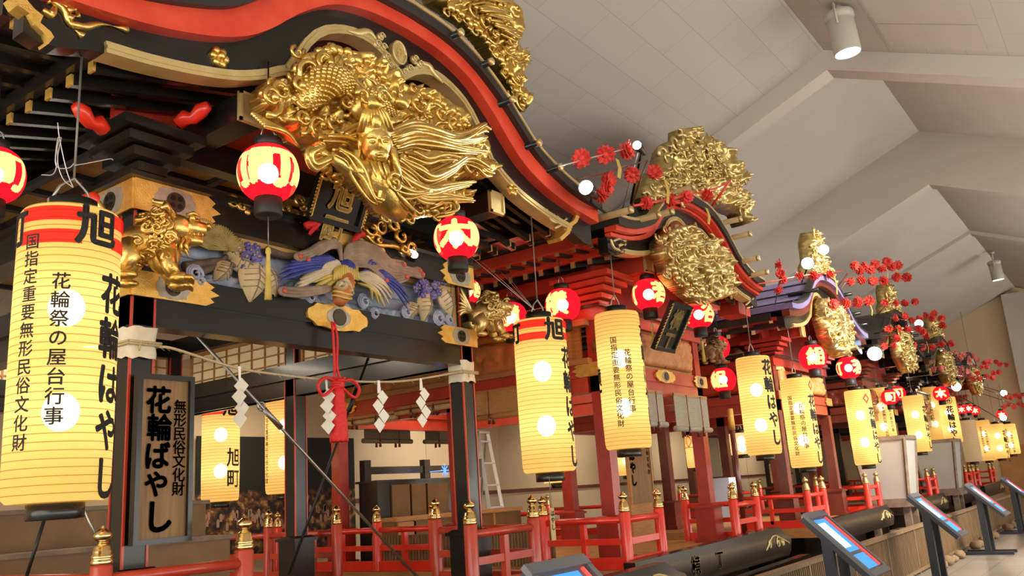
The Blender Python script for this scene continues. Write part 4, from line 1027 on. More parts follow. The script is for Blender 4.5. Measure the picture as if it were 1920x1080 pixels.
round_lantern(503, 325, 114, 4.05, 'round red and cream lantern left of the big gold carving, with tassel', [('町', 8, 1.6, .07), ('町', -75, 1.5, W3), ('町', 95, 1.5, W3)], .45, (.22, .32))
round_lantern(-14, 328, 112, 5.0, 'round red and cream lantern cut off by the left edge', [('町', 40, 1.5, W3), ('旭', -60, 1.5, W3)], .6)
round_lantern(856, 447, 86, 4.2, 'round red and cream lantern right of the big gold carving, under the black gable', [('木', -4, 1.6, W3), ('町', 80, 1.5, W3), ('町', -90, 1.5, W3)], .45)
round_lantern(876, 546, 50, 5.3, 'round red lantern half hidden behind the black float corner post', [('旭', 50, 1.5, W3)], .7)
round_lantern(958, 596, 62, 5.6, 'round red lantern lettered 横, behind left shoulder of the banded lantern', [('横', -12, 1.55, W3)], .6)
round_lantern(1055, 572, 66, 4.85, 'round red lantern lettered 横, behind right shoulder of the banded lantern', [('横', -30, 1.6, W3)], .6)
round_lantern(1216, 552, 62, 4.28, 'round red lantern left of the gold cloud carving on the red float', [('若', 56, 1.5, W3), ('町', -85, 1.4, W3)], .3, (.08, .26))
round_lantern(1310, 590, 56, 4.28, 'round red lantern below right of the gold cloud carving on the red float', [('谷', 52, 1.5, W3), ('若', -85, 1.4, W3)], .5, (.08, .26))
round_lantern(1345, 652, 46, 4.95, 'round red lantern half hidden behind the brown carved lion head', [('組', -30, 1.5, W3)], 1.0)
round_lantern(1356, 712, 47, 4.62, 'round red lantern lettered 組 below the brown carved lion head', [('組', -28, 1.6, W3)], .95)
round_lantern(1450, 700, 44, 4.8, 'round red lantern peeping out behind the lantern with bold 花輪はやし', [('組', 55, 1.5, W3)], .4)
round_lantern(1524, 670, 50, 4.15, 'round red lantern lettered 組 facing the viewer, violet-roofed float, left', [('組', 18, 1.55, W3)], .5)
round_lantern(1591, 690, 44, 4.15, 'round red lantern on the violet-roofed float, right of the 組 lantern', [('若', 62, 1.5, W3), ('町', -70, 1.4, W3)], .5)
round_lantern(1668, 745, 30, 4.3, 'small distant round lantern, red below and cream above, left of a pair', [('町', 10, 1.5, W3)], .5)
round_lantern(1682, 738, 30, 4.9, 'small distant round lantern, right of a pair between tall lanterns', [('町', 10, 1.5, W3)], .5)
round_lantern(1764, 738, 28, 4.2, 'small distant round lantern above the circled-crest tall lantern', [('木', 0, 1.5, W3)], .5)
for k, (px, py) in enumerate(((1803, 768), (1816, 766), (1828, 770))):
    round_lantern(px, py, 17, 4.2, ('leftmost', 'middle', 'rightmost')[k]+' of three tiny glowing round lanterns above the unlit grey lantern', [('木', 0, 1.5, W3)], .4)
round_lantern(1878, 778, 18, 3.6, 'tiny round lantern in the far distance near the right edge', [('木', 0, 1.5, W3)], .4)
# ================================================================== CARVINGS
def PX(px, py, y): return at(px, py, Y=y)
def curls(mb, rng, pts, y, rmin, rmax, ybulge=.06, tr=.2):
    for (px, py) in pts:
        c = PX(px, py, y); r = rng.uniform(rmin, rmax); ph = rng.uniform(0, 6.3); sg = rng.choice((-1, 1))
        n = 16; P = spiral((c.x, c.y-.02, c.z), r, 1.35, (1, 0, 0), (0, 0, 1), n, ph, sg, (0, -ybulge, 0))
        mb.tube(P, [r*tr*(1.25-.7*i/n) for i in range(n)], 7)
        mb.ball((c.x, c.y-.02-ybulge, c.z), r*.30, 8, 6)
def cloudrow(mb, rng, pts, y, r, per=.9):
    """row of rounded cloud heads along a pixel polyline"""
    P = cr([tuple(PX(a, b, y)) for a, b in pts], 8); P = [Vector(p) for p in P]; acc = 0; last = P[0]
    for p in P:
        acc += (p-last).length; last = p
        if acc > r*per:
            acc = 0; mb.ball((p.x+rng.uniform(-.2, .2)*r, p.y-rng.uniform(0, .7)*r, p.z+rng.uniform(-.25, .25)*r), (r*rng.uniform(.55, .8), r*.7, r*rng.uniform(.5, .8)), 9, 7)
            q = p+Vector((rng.uniform(-1, 1)*r, 0, rng.uniform(-1, 1)*r)); mb.tube(spiral(q, r*.8, 1.2, (1, 0, 0), (0, 0, 1), 12, rng.uniform(0, 6), 1, (0, -r*.5, 0)), [r*.22*(1.2-.06*i) for i in range(12)], 6)
def ribbon(mb, pts, y, w, strands=4, bulge=.03, yend=None, rad=None):
    P = cr([(a, b) for a, b in pts], 5); n = len(P); base = []
    for i, (a, b) in enumerate(P):
        yy = y if yend is None else y+(yend-y)*i/(n-1); base.append(PX(a, b, yy))
    for s in range(strands):
        o = (s/(max(1, strands-1))-.5) if strands > 1 else 0; Q = []; kb = ((s*5+int(pts[0][1])) % 4)*.012
        for i, p in enumerate(base):
            t = (base[min(i+1, n-1)]-base[max(i-1, 0)]).normalized(); nr = Vector((-t.z, 0, t.x))
            ww = w*(.35+.65*sin(pi*min(1, .12+.95*i/(n-1)))); Q.append(p+nr*o*ww+Vector((0, -bulge*(1-abs(2*o))-kb-.012*sin(i*.5+s*1.7), 0)))
        R = (rad or w/strands*.98)*(1.0 if strands == 1 else .8+.4*((s*7+int(pts[0][0])) % 5)/4); mb.tube(Q, [R*(.45+.55*sin(pi*min(1, .1+.9*i/(n-1)))) for i in range(n)], 7)
rng = random.Random(7)
# ---- the huge gable carving of the near float
YC = 4.06
outl = [(478, 170), (500, 150), (530, 160), (548, 125), (575, 100), (620, 92), (655, 100), (690, 112), (720, 135), (742, 158), (775, 165), (810, 178), (845, 205), (870, 235), (888, 250), (900, 275), (905, 300), (918, 325), (900, 340), (870, 335), (835, 345), (868, 362), (880, 378), (840, 385), (820, 405), (770, 408), (730, 412), (700, 395), (690, 372), (672, 360), (650, 340), (640, 310), (610, 290), (585, 300), (575, 275), (540, 262), (520, 240), (500, 215), (482, 205)]
pl = [(q.x, q.z) for q in (PX(a, b, YC) for a, b in outl)]
carv = MB(); relief(carv, pl, YC+.02, .16, cell=.011, nsw=95, seed=5, hole=.16, back=.05, wave=1.5, dome=.55)
carv.build('gilt_carving', GOLD, f1)
top = MB()
# border of cloud heads
cloudrow(top, rng, [(548, 140), (575, 110), (620, 98), (655, 110), (690, 128), (725, 155), (738, 170)], YC-.10, .058, .8)
cloudrow(top, rng, [(770, 175), (805, 185), (845, 212), (872, 240), (890, 262)], YC-.10, .052, .8)
cloudrow(top, rng, [(868, 262), (890, 300), (885, 330)], YC-.08, .05)
cloudrow(top, rng, [(690, 385), (730, 400), (775, 400), (820, 395)], YC-.12, .062, .7)
cloudrow(top, rng, [(700, 365), (740, 375), (790, 380)], YC-.16, .055, .8)
cloudrow(top, rng, [(485, 180), (510, 168), (535, 180), (520, 200)], YC-.06, .055, .8)
cloudrow(top, rng, [(590, 310), (620, 330), (640, 350)], YC-.06, .045, .9)
curls(top, rng, [(500, 190), (520, 175), (552, 168), (575, 140), (560, 195), (605, 125), (640, 130), (590, 175), (620, 170), (655, 175), (560, 230), (590, 240), (625, 235), (640, 200), (780, 200), (815, 215), (845, 240), (790, 225), (860, 280), (870, 310)], YC-.13, .06, .10)
# scaly dragon body winding behind the figure
def scaly(mb, pts, y, r):
    P = cr([tuple(PX(a, b, yy)) for a, b, yy in pts], 7); n = len(P); mb.tube(P, [r*(.55+.45*sin(pi*min(1, .15+.8*i/(n-1)))) for i in range(n)], 12)
    for i in range(1, n-1):
        p = Vector(P[i]); t = (Vector(P[i+1])-Vector(P[i-1])).normalized(); sd = t.cross(Vector((0, -1, 0))).normalized()
        for k in range(-3, 4):
            g = k*.42+(.21 if i % 2 else 0); rr = r*(.55+.45*sin(pi*min(1, .15+.8*i/(n-1)))); q = p+sd*(rr*sin(g))+Vector((0, -1, 0))*(rr*cos(g)); mb.ball(q, rr*.20, 6, 4)
    for i in range(0, n, 2):
        p = Vector(P[i]); mb.tube([p+Vector((0, -.02, r*.8)), p+Vector((.02, -.03, r*1.35))], [r*.22, r*.04], 5)
scaly(top, [(560, 200, YC-.12), (590, 165, YC-.18), (625, 150, YC-.2), (655, 165, YC-.22)], YC, .10)
scaly(top, [(660, 215, YC-.16), (690, 190, YC-.24), (715, 195, YC-.24), (738, 205, YC-.2)], YC, .085)

# dragon head above the figure
h = PX(722, 188, YC-.26); top.ball(h, (.085, .09, .07), 12, 8); top.ball(h+Vector((.085, -.06, -.015)), (.07, .06, .045), 10, 7)
for sx in (-.03, .03): top.ball(h+Vector((.03+sx, -.085, .035)), .02, 8, 6); top.tube([h+Vector((sx, 0, .05)), h+Vector((sx-.06, .02, .12)), h+Vector((sx-.14, .02, .13))], [.02, .015, .004], 6)
for k in range(6): top.tube(spiral(h+Vector((-.08-.02*k, -.05, .03-.03*k)), .05, 1.1, (1, 0, 0), (0, 0, 1), 12, k, 1), [.016-.001*i for i in range(12)], 5)
# crane wing at left, flowing hands
for k in range(7): ribbon(top, [(470+k*4, 212+k*4), (500+k*6, 232+k*3), (545+k*3, 262+k*2)], YC-.10-.01*k, .03, 1, 0, rad=.020)
top.build('gilt_cloud_carving', GOLD, f1)
# celestial figure
fig = MB()
hd = PX(703, 268, YC-.42); hm = MB()
q = Matrix.Rotation(radians(-30), 3, 'Z') @ Matrix.Rotation(radians(24), 3, 'X') @ Matrix.Rotation(radians(-8), 3, 'Y')
H = lambda x, y, z: hd+q@Vector((x, y, z))
hm.ball(hd, (.078, .088, .105), 20, 16, q)
hm.ball(H(0, -.045, -.055), (.055, .048, .05), 12, 9, q)
hm.tube([H(0, -.088, .02), H(0, -.105, -.015), H(0, -.094, -.024)], [.008, .014, .008], 8)
for s in (-1, 1):
    hm.tube([H(s*.014, -.088, .026), H(s*.034, -.086, .034), H(s*.054, -.068, .026)], [.004, .006, .004], 6)
    hm.ball(H(s*.033, -.080, .008), (.018, .012, .008), 10, 6, q); hm.ball(H(s*.078, .0, -.005), (.014, .022, .034), 8, 6, q)
    hm.tube([H(s*.09, .0, -.03), H(s*.10, .01, -.12), H(s*.13, .02, -.2)], [.02, .024, .012], 8)
hm.tube([H(-.024, -.090, -.052), H(0, -.098, -.050), H(.024, -.090, -.052)], [.004, .009, .004], 7); hm.tube([H(-.018, -.090, -.064), H(0, -.096, -.066), H(.018, -.090, -.064)], [.004, .008, .004], 7)
# hair knot and crown
hm.ball(H(0, .02, .05), (.088, .09, .075), 16, 10, q)
for k in range(9): hm.tube([H(-.085+.021*k, -.045+.004*abs(k-4), .055), H(-.06+.015*k, -.03, .14), H(-.02+.005*k, 0, .20)], [.013, .013, .008], 6)
hm.ball(H(0, .01, .19), (.06, .055, .045), 10, 7, q); hm.ball(H(0, -.05, .10), (.03, .02, .04), 8, 6, q)
for s in (-1, 1): hm.tube(spiral(H(s*.05, -.03, .22), .045, 1.2, (s, 0, 0), (0, 0, 1), 12), [.014-.0008*i for i in range(12)], 6)
hm.xform(lambda p: hd+(p-hd)*1.3); fig.add(hm.v, hm.f, True)
# torso, leaning to the right and back
tor = [hd+Vector((.0, .05, -.08)), hd+Vector((.01, .05, -.15)), hd+Vector((.06, .06, -.24)), hd+Vector((.18, .10, -.31)), hd+Vector((.36, .14, -.36))]
fig.tube(tor, [.04, .10, .115, .11, .07], 14)
for k in range(-3, 4): fig.tube([p+Vector((.035*k, -.11+.010*k*k, .0)) for p in tor[1:]], [.016]*4, 6)
fig.tube(spiral(hd+Vector((.08, -.09, -.28)), .07, 1.5, (1, 0, 0), (0, 0, 1), 14, 1), .014, 6)
# near arm reaching left with its hand, sleeves
sh_ = hd+Vector((-.07, .02, -.19)); el = PX(655, 318, YC-.34); wr = PX(618, 292, YC-.34)
fig.tube([sh_, sh_.lerp(el, .5)+Vector((0, -.02, -.02)), el, el.lerp(wr, .5), wr], [.06, .058, .05, .042, .032], 12)
hn = PX(606, 288, YC-.35); fig.ball(hn, (.042, .03, .034), 10, 7)
for k in range(4):
    b = hn+Vector((-.03, -.012, .024-.016*k)); L = (.055, .066, .06, .045)[k]
    fig.tube([b, b+Vector((-L*.55, -.012, .004)), b+Vector((-L, -.002, -.012))], [.0105, .0095, .007], 7)
fig.tube([hn+Vector((-.005, -.02, .028)), hn+Vector((-.028, -.035, .05)), hn+Vector((-.05, -.035, .048))], [.012, .010, .007], 7)
fig.build('celestial_figure', GOLD, f1)
drp = MB()
ribbon(drp, [(625, 285), (650, 300), (668, 330), (690, 372), (708, 380)], YC-.36, .075, 4)
ribbon(drp, [(708, 380), (712, 350), (700, 320), (712, 300)], YC-.38, .07, 4)
ribbon(drp, [(612, 300), (585, 310), (575, 290), (600, 278)], YC-.34, .06, 3)
ribbon(drp, [(590, 320), (598, 300), (612, 292)], YC-.3, .05, 3)
for a, b in (((725, 255), 0), ((728, 268), 1), ((735, 280), 2)): ribbon(drp, [a, (770, 240+b*14), (815, 250+b*12), (860, 258+b*12), (905, 235+b*26)], YC-.34+.02*b, .075, 4, yend=YC-.18)
ribbon(drp, [(740, 300), (775, 320), (800, 335), (840, 318), (870, 300), (910, 318)], YC-.36, .09, 5, yend=YC-.2)
ribbon(drp, [(720, 300), (745, 335), (790, 360), (835, 352), (880, 345)], YC-.38, .10, 5, yend=YC-.2)
ribbon(drp, [(740, 330), (780, 368), (830, 372), (880, 378)], YC-.36, .085, 5, yend=YC-.2)
ribbon(drp, [(700, 305), (722, 345), (758, 365), (800, 362)], YC-.40, .07, 4)
ribbon(drp, [(760, 290), (790, 300), (820, 295), (850, 300)], YC-.38, .06, 3)
ribbon(drp, [(640, 255), (665, 245), (690, 235), (690, 222)], YC-.30, .05, 3)
ribbon(drp, [(600, 262), (640, 262), (670, 275), (690, 290)], YC-.28, .05, 3)
ribbon(drp, [(880, 252), (905, 240), (918, 245)], YC-.16, .045, 2); ribbon(drp, [(885, 300), (905, 322), (924, 328)], YC-.18, .05, 2)
ribbon(drp, [(800, 390), (835, 372), (845, 395), (820, 405)], YC-.22, .05, 3)
drp.build('flowing_drapery', GOLD, f1)

# ---- ridge ornament on the near float: clouds and tail running down the right slope
mb = MB(); o2 = [(795, -60), (850, -70), (930, -20), (960, 15), (972, 70), (962, 90), (985, 105), (975, 140), (968, 165), (985, 185), (982, 212), (968, 200), (955, 170), (935, 140), (915, 110), (890, 75), (855, 40), (800, 5)]
YO = 4.35
pl = [(q.x, q.z) for q in (PX(a, b, YO) for a, b in o2)]
relief(mb, pl, YO, .14, cell=.013, nsw=46, seed=15, hole=.12, back=.06, wave=1.6)
curls(mb, rng, [(880, 20), (905, 40), (925, 15), (940, 50), (950, 75), (920, 70), (955, 120), (945, 100), (965, 150), (970, 190), (900, 0), (930, -5)], YO-.12, .06, .1)
for k in range(8): ribbon(mb, [(940+k*3, 110+k*2), (962+k*3, 100+k*3), (985+k, 92+k*4)], YO-.06, .03, 1, rad=.013)
for k in range(5): ribbon(mb, [(880+k*14, 5+k*14), (905+k*14, 0+k*18), (945+k*6, 10+k*16)], YO-.16, .06, 3)
cloudrow(mb, rng, [(830, 15), (870, 35), (905, 70), (935, 110), (955, 150), (972, 200)], YO-.1, .06, .8)
mb.build('gilt_ridge_ornament', GOLD, f1)

# ---- second float: gable carving, ridge ornament
YG = 4.02
o3 = [(1225, 455), (1245, 425), (1270, 425), (1290, 440), (1300, 452), (1320, 450), (1340, 475), (1350, 505), (1358, 535), (1350, 560), (1325, 570), (1300, 572), (1285, 560), (1265, 545), (1250, 530), (1240, 515), (1238, 500), (1225, 480)]
pl = [(q.x, q.z) for q in (PX(a, b, YG) for a, b in o3)]
mb = MB(); relief(mb, pl, YG, .20, cell=.013, nsw=60, seed=8, hole=.1, back=.06, wave=1.4, dome=.6)
cloudrow(mb, rng, [(1245, 500), (1265, 515), (1280, 535), (1300, 555), (1325, 560)], YG-.2, .07, .7)
cloudrow(mb, rng, [(1232, 460), (1250, 440), (1275, 435), (1295, 455)], YG-.14, .055, .8)
cloudrow(mb, rng, [(1270, 505), (1290, 520), (1310, 540)], YG-.26, .065, .8)
curls(mb, rng, [(1260, 460), (1280, 470), (1250, 480), (1300, 480), (1320, 470), (1335, 490), (1265, 490), (1345, 530), (1335, 550)], YG-.2, .06, .1)
for k in range(15): 
    g = k*2*pi/15; c0 = PX(1327, 508, YG-.26); mb.tube([c0+Vector((.03*cos(g), -.03, .03*sin(g))), c0+Vector((.09*cos(g+.3), -.01, .09*sin(g+.3))), c0+Vector((.15*cos(g+.5), .04, .15*sin(g+.5)))], [.022, .018, .004], 6)
mb.ball(PX(1327, 508, YG-.3), (.07, .07, .06), 12, 8); deco(mb, rng, pl, YG-.16, 45, .04, .08, .06); mb.build('gilt_carving', GOLDD, f2)
YR2 = 4.2
o4 = [(1195, 350), (1210, 325), (1225, 320), (1232, 285), (1245, 268), (1262, 262), (1262, 245), (1282, 242), (1295, 258), (1318, 262), (1335, 278), (1352, 290), (1372, 318), (1378, 345), (1368, 352), (1385, 380), (1388, 420), (1382, 428), (1372, 405), (1345, 392), (1300, 385), (1240, 388), (1205, 392), (1198, 372)]
pl = [(q.x, q.z) for q in (PX(a, b, YR2) for a, b in o4)]
mb = MB(); relief(mb, pl, YR2, .22, cell=.014, nsw=70, seed=23, hole=.08, back=.08, wave=1.5, dome=.6)
curls(mb, rng, [(1225, 330), (1240, 295), (1260, 275), (1280, 290), (1300, 300), (1320, 290), (1340, 300), (1355, 320), (1365, 340), (1290, 330), (1260, 320), (1245, 345), (1215, 355), (1210, 375)], YR2-.22, .07, .12)
for k in range(14):
    a = rng.uniform(0, 6.3); c0 = PX(rng.uniform(1245, 1345), rng.uniform(270, 350), YR2-.22)
    for j in range(5): g = a+j*1.2566; mb.tube([c0, c0+Vector((.07*cos(g), -.05, .07*sin(g))), c0+Vector((.12*cos(g), -.0, .12*sin(g)))], [.02, .032, .006], 7, flat=.5)
c0 = PX(1276, 256, YR2-.12); mb.ball(c0, (.09, .09, .06), 10, 7); mb.tube([c0, c0+Vector((-.1, -.05, .05)), c0+Vector((-.16, -.05, .04))], [.05, .03, .01], 7)
deco(mb, rng, pl, YR2-.18, 50, .05, .09)
for k in range(7): ribbon(mb, [(1325+k*5, 280+k*6), (1345+k*5, 272+k*9), (1352+k*5, 268+k*12)], YR2-.1, .03, 1, rad=.014)
mb.build('gilt_ridge_ornament', GOLDD, f2)

# ------------------------------------------------------------------ lion heads at the beam ends
def lion(root, c, s, yaw, mat, name='gilt_lion'):
    """crouching guardian lion, facing +X before turning; c = middle of the body"""
    mb = MB(); rg = random.Random(3)
    mb.tube([(-.26, 0, .0), (-.12, 0, .05), (.02, 0, .06), (.14, 0, .04)], [.10, .15, .17, .14], 14)      # trunk
    mb.ball((.10, 0, -.02), (.14, .14, .19), 14, 10)                                                     # chest
    mb.ball((.20, 0, .20), (.13, .12, .12), 14, 10)                                                      # skull
    mb.tube([(.25, 0, .21), (.36, 0, .205), (.44, 0, .195)], [.085, .075, .055], 12)                       # muzzle
    mb.tube([(.24, 0, .11), (.34, 0, .095), (.41, 0, .10)], [.06, .05, .035], 10)                           # jaw
    mb.ball((.45, 0, .225), (.035, .05, .03), 9, 6)                                                      # nose
    for sy in (-1, 1):
        mb.ball((.32, sy*.065, .275), (.03, .03, .03), 9, 7); mb.tube([(.27, sy*.07, .30), (.33, sy*.085, .315), (.38, sy*.07, .295)], [.014, .02, .01], 7)
        mb.tube([(.14, sy*.11, .30), (.10, sy*.17, .34), (.06, sy*.18, .30)], [.03, .035, .012], 8)          # ear
        for k in range(4): mb.tube([(.30+.035*k, sy*.045, .155), (.305+.035*k, sy*.047, .125)], [.012, .003], 6)   # teeth
        mb.tube([(.12, sy*.10, -.05), (.15, sy*.13, -.17), (.18, sy*.13, -.24)], [.085, .065, .06], 10)      # fore leg
        mb.ball((.23, sy*.13, -.27), (.09, .07, .05), 10, 7)
        for k in range(4): mb.tube([(.27, sy*.13+(k-1.5)*.03, -.27), (.325, sy*.13+(k-1.5)*.036, -.275), (.345, sy*.13+(k-1.5)*.036, -.305)], [.024, .022, .006], 7)
        mb.tube([(-.20, sy*.10, .0), (-.14, sy*.15, -.12), (-.22, sy*.15, -.22)], [.11, .08, .05], 10); mb.ball((-.17, sy*.15, -.26), (.09, .06, .04), 9, 6)
    for k in range(46):                                                                                  # curled mane
        a = rg.uniform(-1.35, 1.35); b = rg.uniform(-1.1, 1.0); sy = sin(a); R = .19
        p = Vector((.06+.04*cos(a)-.12*abs(b)*.4, R*sy, .17+R*b*.85)); dirn = Vector((-.3, sy, b)).normalized(); t1 = dirn.orthogonal().normalized(); t2 = dirn.cross(t1)
        mb.tube(spiral(p+dirn*.02, .055, 1.3, t1, t2, 11, rg.uniform(0, 6), rg.choice((-1, 1)), tuple(dirn*.035)), [.019-.0011*i for i in range(11)], 6)
    for k in range(58):                                                                                  # ruff of curls round neck and chest
        g = 2*pi*rg.random(); xx = rg.uniform(-.08, .15); rr = .175+.03*rg.random(); cz = .11+.25*(xx+.02)
        dirn = Vector((-.25+xx, cos(g), sin(g))).normalized(); p = Vector((xx, rr*cos(g)*.92, cz+rr*sin(g)))
        if sin(g) < -.75 and xx > .1: continue
        t1 = dirn.orthogonal().normalized(); t2 = dirn.cross(t1)
        mb.tube(spiral(p, .058, 1.3, t1, t2, 11, rg.uniform(0, 6), rg.choice((-1, 1)), tuple(dirn*.04)), [.021-.0012*i for i in range(11)], 6)
    for sy in (-1, 1):
        for k in range(5): mb.tube([(.30-.04*k, sy*.06, .09), (.27-.04*k, sy*.075, .03), (.30-.05*k, sy*.07, -.03)], [.022, .020, .005], 6)   # beard
        for (xx, zz) in ((.13, -.10), (.16, -.19), (-.16, -.08), (-.2, -.18), (.02, .0), (-.1, .02)): mb.tube(spiral((xx, sy*.16, zz), .045, 1.2, (1, 0, 0), (0, 0, 1), 10, rg.uniform(0, 6), sy, (0, sy*.03, 0)), [.016-.001*i for i in range(10)], 6)
    mb.ball((.33, 0, .26), (.07, .06, .035), 10, 7)
    for k in range(9): g = -.9+.225*k; mb.tube([(.17, .09*sin(g), .29), (.10, .15*sin(g), .36+.03*cos(g)), (.0, .19*sin(g), .39+.05*cos(2*g))], [.035, .03, .006], 7)
    for k in range(7): mb.tube(cr([(-.24, 0, .08), (-.36, -.03*(k-3)*.4, .10+.03*k), (-.44-.02*(k % 2), -.02*(k-3), .02+.07*k)], 3), [.03, .034, .036, .034, .03, .02, .008], 7)
    R = Matrix.Rotation(yaw, 3, 'Z'); C = Vector(c); mb.xform(lambda p: C+R@(p*s))
    return mb.build(name, mat, root)
c = PX(300, 470, 4.58); lion(f1, (c.x-.05, 4.60, c.z-.0), .72, radians(-32), GOLD)
c = PX(893, 590, 4.6); lion(f1, (6.16, 4.66, c.z), .62, radians(-24), GOLDD)
c = PX(1350, 660, 4.6); lion(f2, (c.x-.1, 4.66, c.z), .55, radians(-30), simple('brown_carved_wood', (.16, .085, .03), .5, c2=(.28, .16, .06), scale=10), 'carved_lion')
c = PX(1215, 668, 4.62); lion(f2, (8.2, 4.62, 3.18), .42, radians(-120), MATS['brown_carved_wood'], 'carved_lion')

# ------------------------------------------------------------------ painted phoenix panel between the beams
YP = 4.86
xa_, xb_ = 2.93, 5.93
MB().box((xa_, YP+.05, 3.07), (xb_, YP+.09, 3.48)).build('panel_backing', SLATE, f1)
MB().box((xa_, YP-.02, 3.43), (xb_, YP+.06, 3.475)).build('panel_frame_rail', TAN, f1)
for x in (xa_, xb_-.05): MB().box((x, YP-.03, 3.08), (x+.05, YP+.06, 3.47)).build('panel_frame_stile', TAN, f1)
w = MB(); wp = [(345, 535), (420, 500), (455, 520), (520, 545), (560, 520), (640, 560), (740, 575), (830, 590), (862, 600), (862, 625), (760, 606), (640, 590), (520, 570), (420, 556), (345, 546)]
pl = [(q.x, max(3.06, q.z)) for q in (PX(a, b, 4.80) for a, b in wp)]
relief(w, pl, YP+.04, .10, cell=.012, nsw=34, seed=31, hole=-1, back=.0, wave=2.2, dome=.35)
P_ = lambda a, b, y=4.78: PX(a, b, y)
for (px, py, r) in ((362, 515, .07), (372, 530, .05), (565, 548, .085), (580, 560, .06), (680, 568, .08), (760, 588, .07), (820, 600, .085), (840, 602, .06), (465, 530, .07), (700, 590, .06)):
    c = P_(px, py); 
    for j in range(3): w.tube(spiral(c+Vector((0, -.01*j, 0)), r*(1-.22*j), 1.3, (1, 0, 0), (0, 0, 1), 16, .4*j, 1, (0, -.03, 0)), [r*.16*(1.2-.05*i) for i in range(16)], 6)
w.build('wave_relief', BLUEV, f1)
w = MB(); relief(w, [(xa_+.05, 3.25), (xb_-.05, 3.25), (xb_-.05, 3.43), (xa_+.05, 3.43)], YP+.05, .03, cell=.02, nsw=24, seed=37, hole=.25, back=.0); w.build('cloud_relief', BLUEV, f1)
def leaf(px, py, ang, L, W_, y, mat):
    c = P_(px, py, y); n = 12; mb = MB(); v = []; f = []
    ca, sa = cos(ang), sin(ang)
    for i in range(n+1):
        t = i/n; hw_ = W_*(sin(pi*t**.75))**.8*(1-.25*t) if 0 < t < 1 else 0.004
        for j in (-1, -.5, 0, .5, 1):
            u = (t-.4)*L; vv = j*hw_; dy = -.05*(1-j*j)*sin(pi*t)-.012*abs(sin(t*11))*(1-abs(j))+.02*abs(j)
            v.append((c.x+u*ca-vv*sa, c.y+dy, c.z+u*sa+vv*ca))
    for i in range(n):
        for j in range(4): a = 5*i+j; f.append((a, a+1, a+6, a+5))
    m_ = len(v); v += [(p[0], p[1]+.012, p[2]) for p in v]; f += [tuple(q+m_ for q in reversed(q_)) for q_ in f]
    mb.add(v, f, True); o = mb.build('painted_leaf', mat, f1)
    vn = MB(); vn.tube([(c.x+(t-.4)*L*ca, c.y-.056*sin(pi*t)-.006, c.z+(t-.4)*L*sa) for t in [k/8 for k in range(1, 9)]], .005, 5)
    for t in (.2, .35, .5, .65):
        for sg in (-1, 1):
            a = Vector((c.x+(t-.4)*L*ca, c.y-.056*sin(pi*t)-.004, c.z+(t-.4)*L*sa)); hw_ = W_*.75; b = a+Vector((.10*L*ca-sg*hw_*sa, .035, .10*L*sa+sg*hw_*ca)); vn.tube([a, a.lerp(b, .5)+Vector((0, -.006, 0)), b], .003, 4)
    vn.build('leaf_vein', PLUME, o)
for (px, py, a, L, W_, y) in ((478, 520, -1.75, .30, .13, 4.74), (422, 505, -2.2, .18, .07, 4.76), (455, 492, -.5, .2, .08, 4.78), (505, 520, -1.2, .24, .09, 4.76), (800, 570, -1.8, .26, .10, 4.75), (838, 560, -1.2, .26, .10, 4.76), (775, 580, -2.4, .2, .07, 4.77), (350, 452, .3, .16, .06, 4.8), (440, 470, .6, .18, .07, 4.8)):
    leaf(px, py, a, L, W_, y, LEAFC)
def floret(cs, name='violet_flower_cluster'):
    mb = MB(); ye = MB()
    for (px, py) in cs:
        c = P_(px, py, 4.76+rng.uniform(-.02, .02))
        for k in range(5): g = k*1.2566+rng.uniform(0, 1); mb.ball(c+Vector((.022*cos(g), 0, .022*sin(g))), (.018, .012, .018), 7, 5)
        ye.ball(c+Vector((0, -.012, 0)), .008, 6, 4)
    o = mb.build(name, VIOL, f1); ye.build('flower_eye', YELP, o)
floret([(470+rng.uniform(-13, 16), 462+rng.uniform(0, 44)) for _ in range(26)])
floret([(800+rng.uniform(-22, 40), 535+rng.uniform(-10, 20)) for _ in range(24)])
# pine fans at the upper left
for (px, py) in ((392, 468), (412, 455), (352, 448), (378, 440), (428, 470)):
    c = P_(px, py, 4.77); mb = MB()
    for k in range(21): g = pi*(.05+.9*k/20); mb.tube([c, c+Vector((.12*cos(g), -.02, .105*sin(g))), c+Vector((.155*cos(g), .0, .135*sin(g)))], [.004, .008, .003], 5)
    mb.build('pine_fan', OLIVE, f1)
mb = MB()
for pts in ([(345, 500), (380, 495), (410, 490), (440, 498), (470, 505)], [(370, 510), (400, 500), (425, 480)], [(500, 470), (540, 480), (575, 475)]): 
    P = cr([tuple(P_(a, b, 4.8)) for a, b in pts], 5); mb.tube(P, [.035*(1-.6*i/len(P)) for i in range(len(P))], 8)
mb.build('gnarled_branch', ROCK, f1)
# phoenix
def wing(root_px, tips, mat_, L2, name):
    o = None
    mb = MB()
    for i, (tx, ty) in enumerate(tips):
        a = P_(*root_px, 4.74); b = P_(tx, ty, 4.73); mid = a.lerp(b, .55)+Vector((0, -.05, .03)); mb.tube(cr([tuple(a), tuple(mid), tuple(b)], 6), [.012, .017, .02, .022, .024, .025, .025, .026, .026, .025, .022, .016, .006], 7, flat=.45)
    return mb.build(name, mat_, f1)
wing((640, 500), [(526, 525), (524, 515), (528, 505), (535, 497), (545, 490), (557, 486), (570, 484), (585, 484)], NAVY, 0, 'flight_feathers')
wing((680, 505), [(765, 580), (768, 570), (766, 558), (760, 548), (752, 540), (744, 533), (735, 527), (700, 500), (690, 495)], NAVY, 0, 'flight_feathers')
wing((640, 505), [(556, 540), (558, 532), (562, 524), (568, 517), (575, 510), (582, 504), (590, 500), (600, 497), (610, 494)], WINGW, 0, 'covert_feathers')
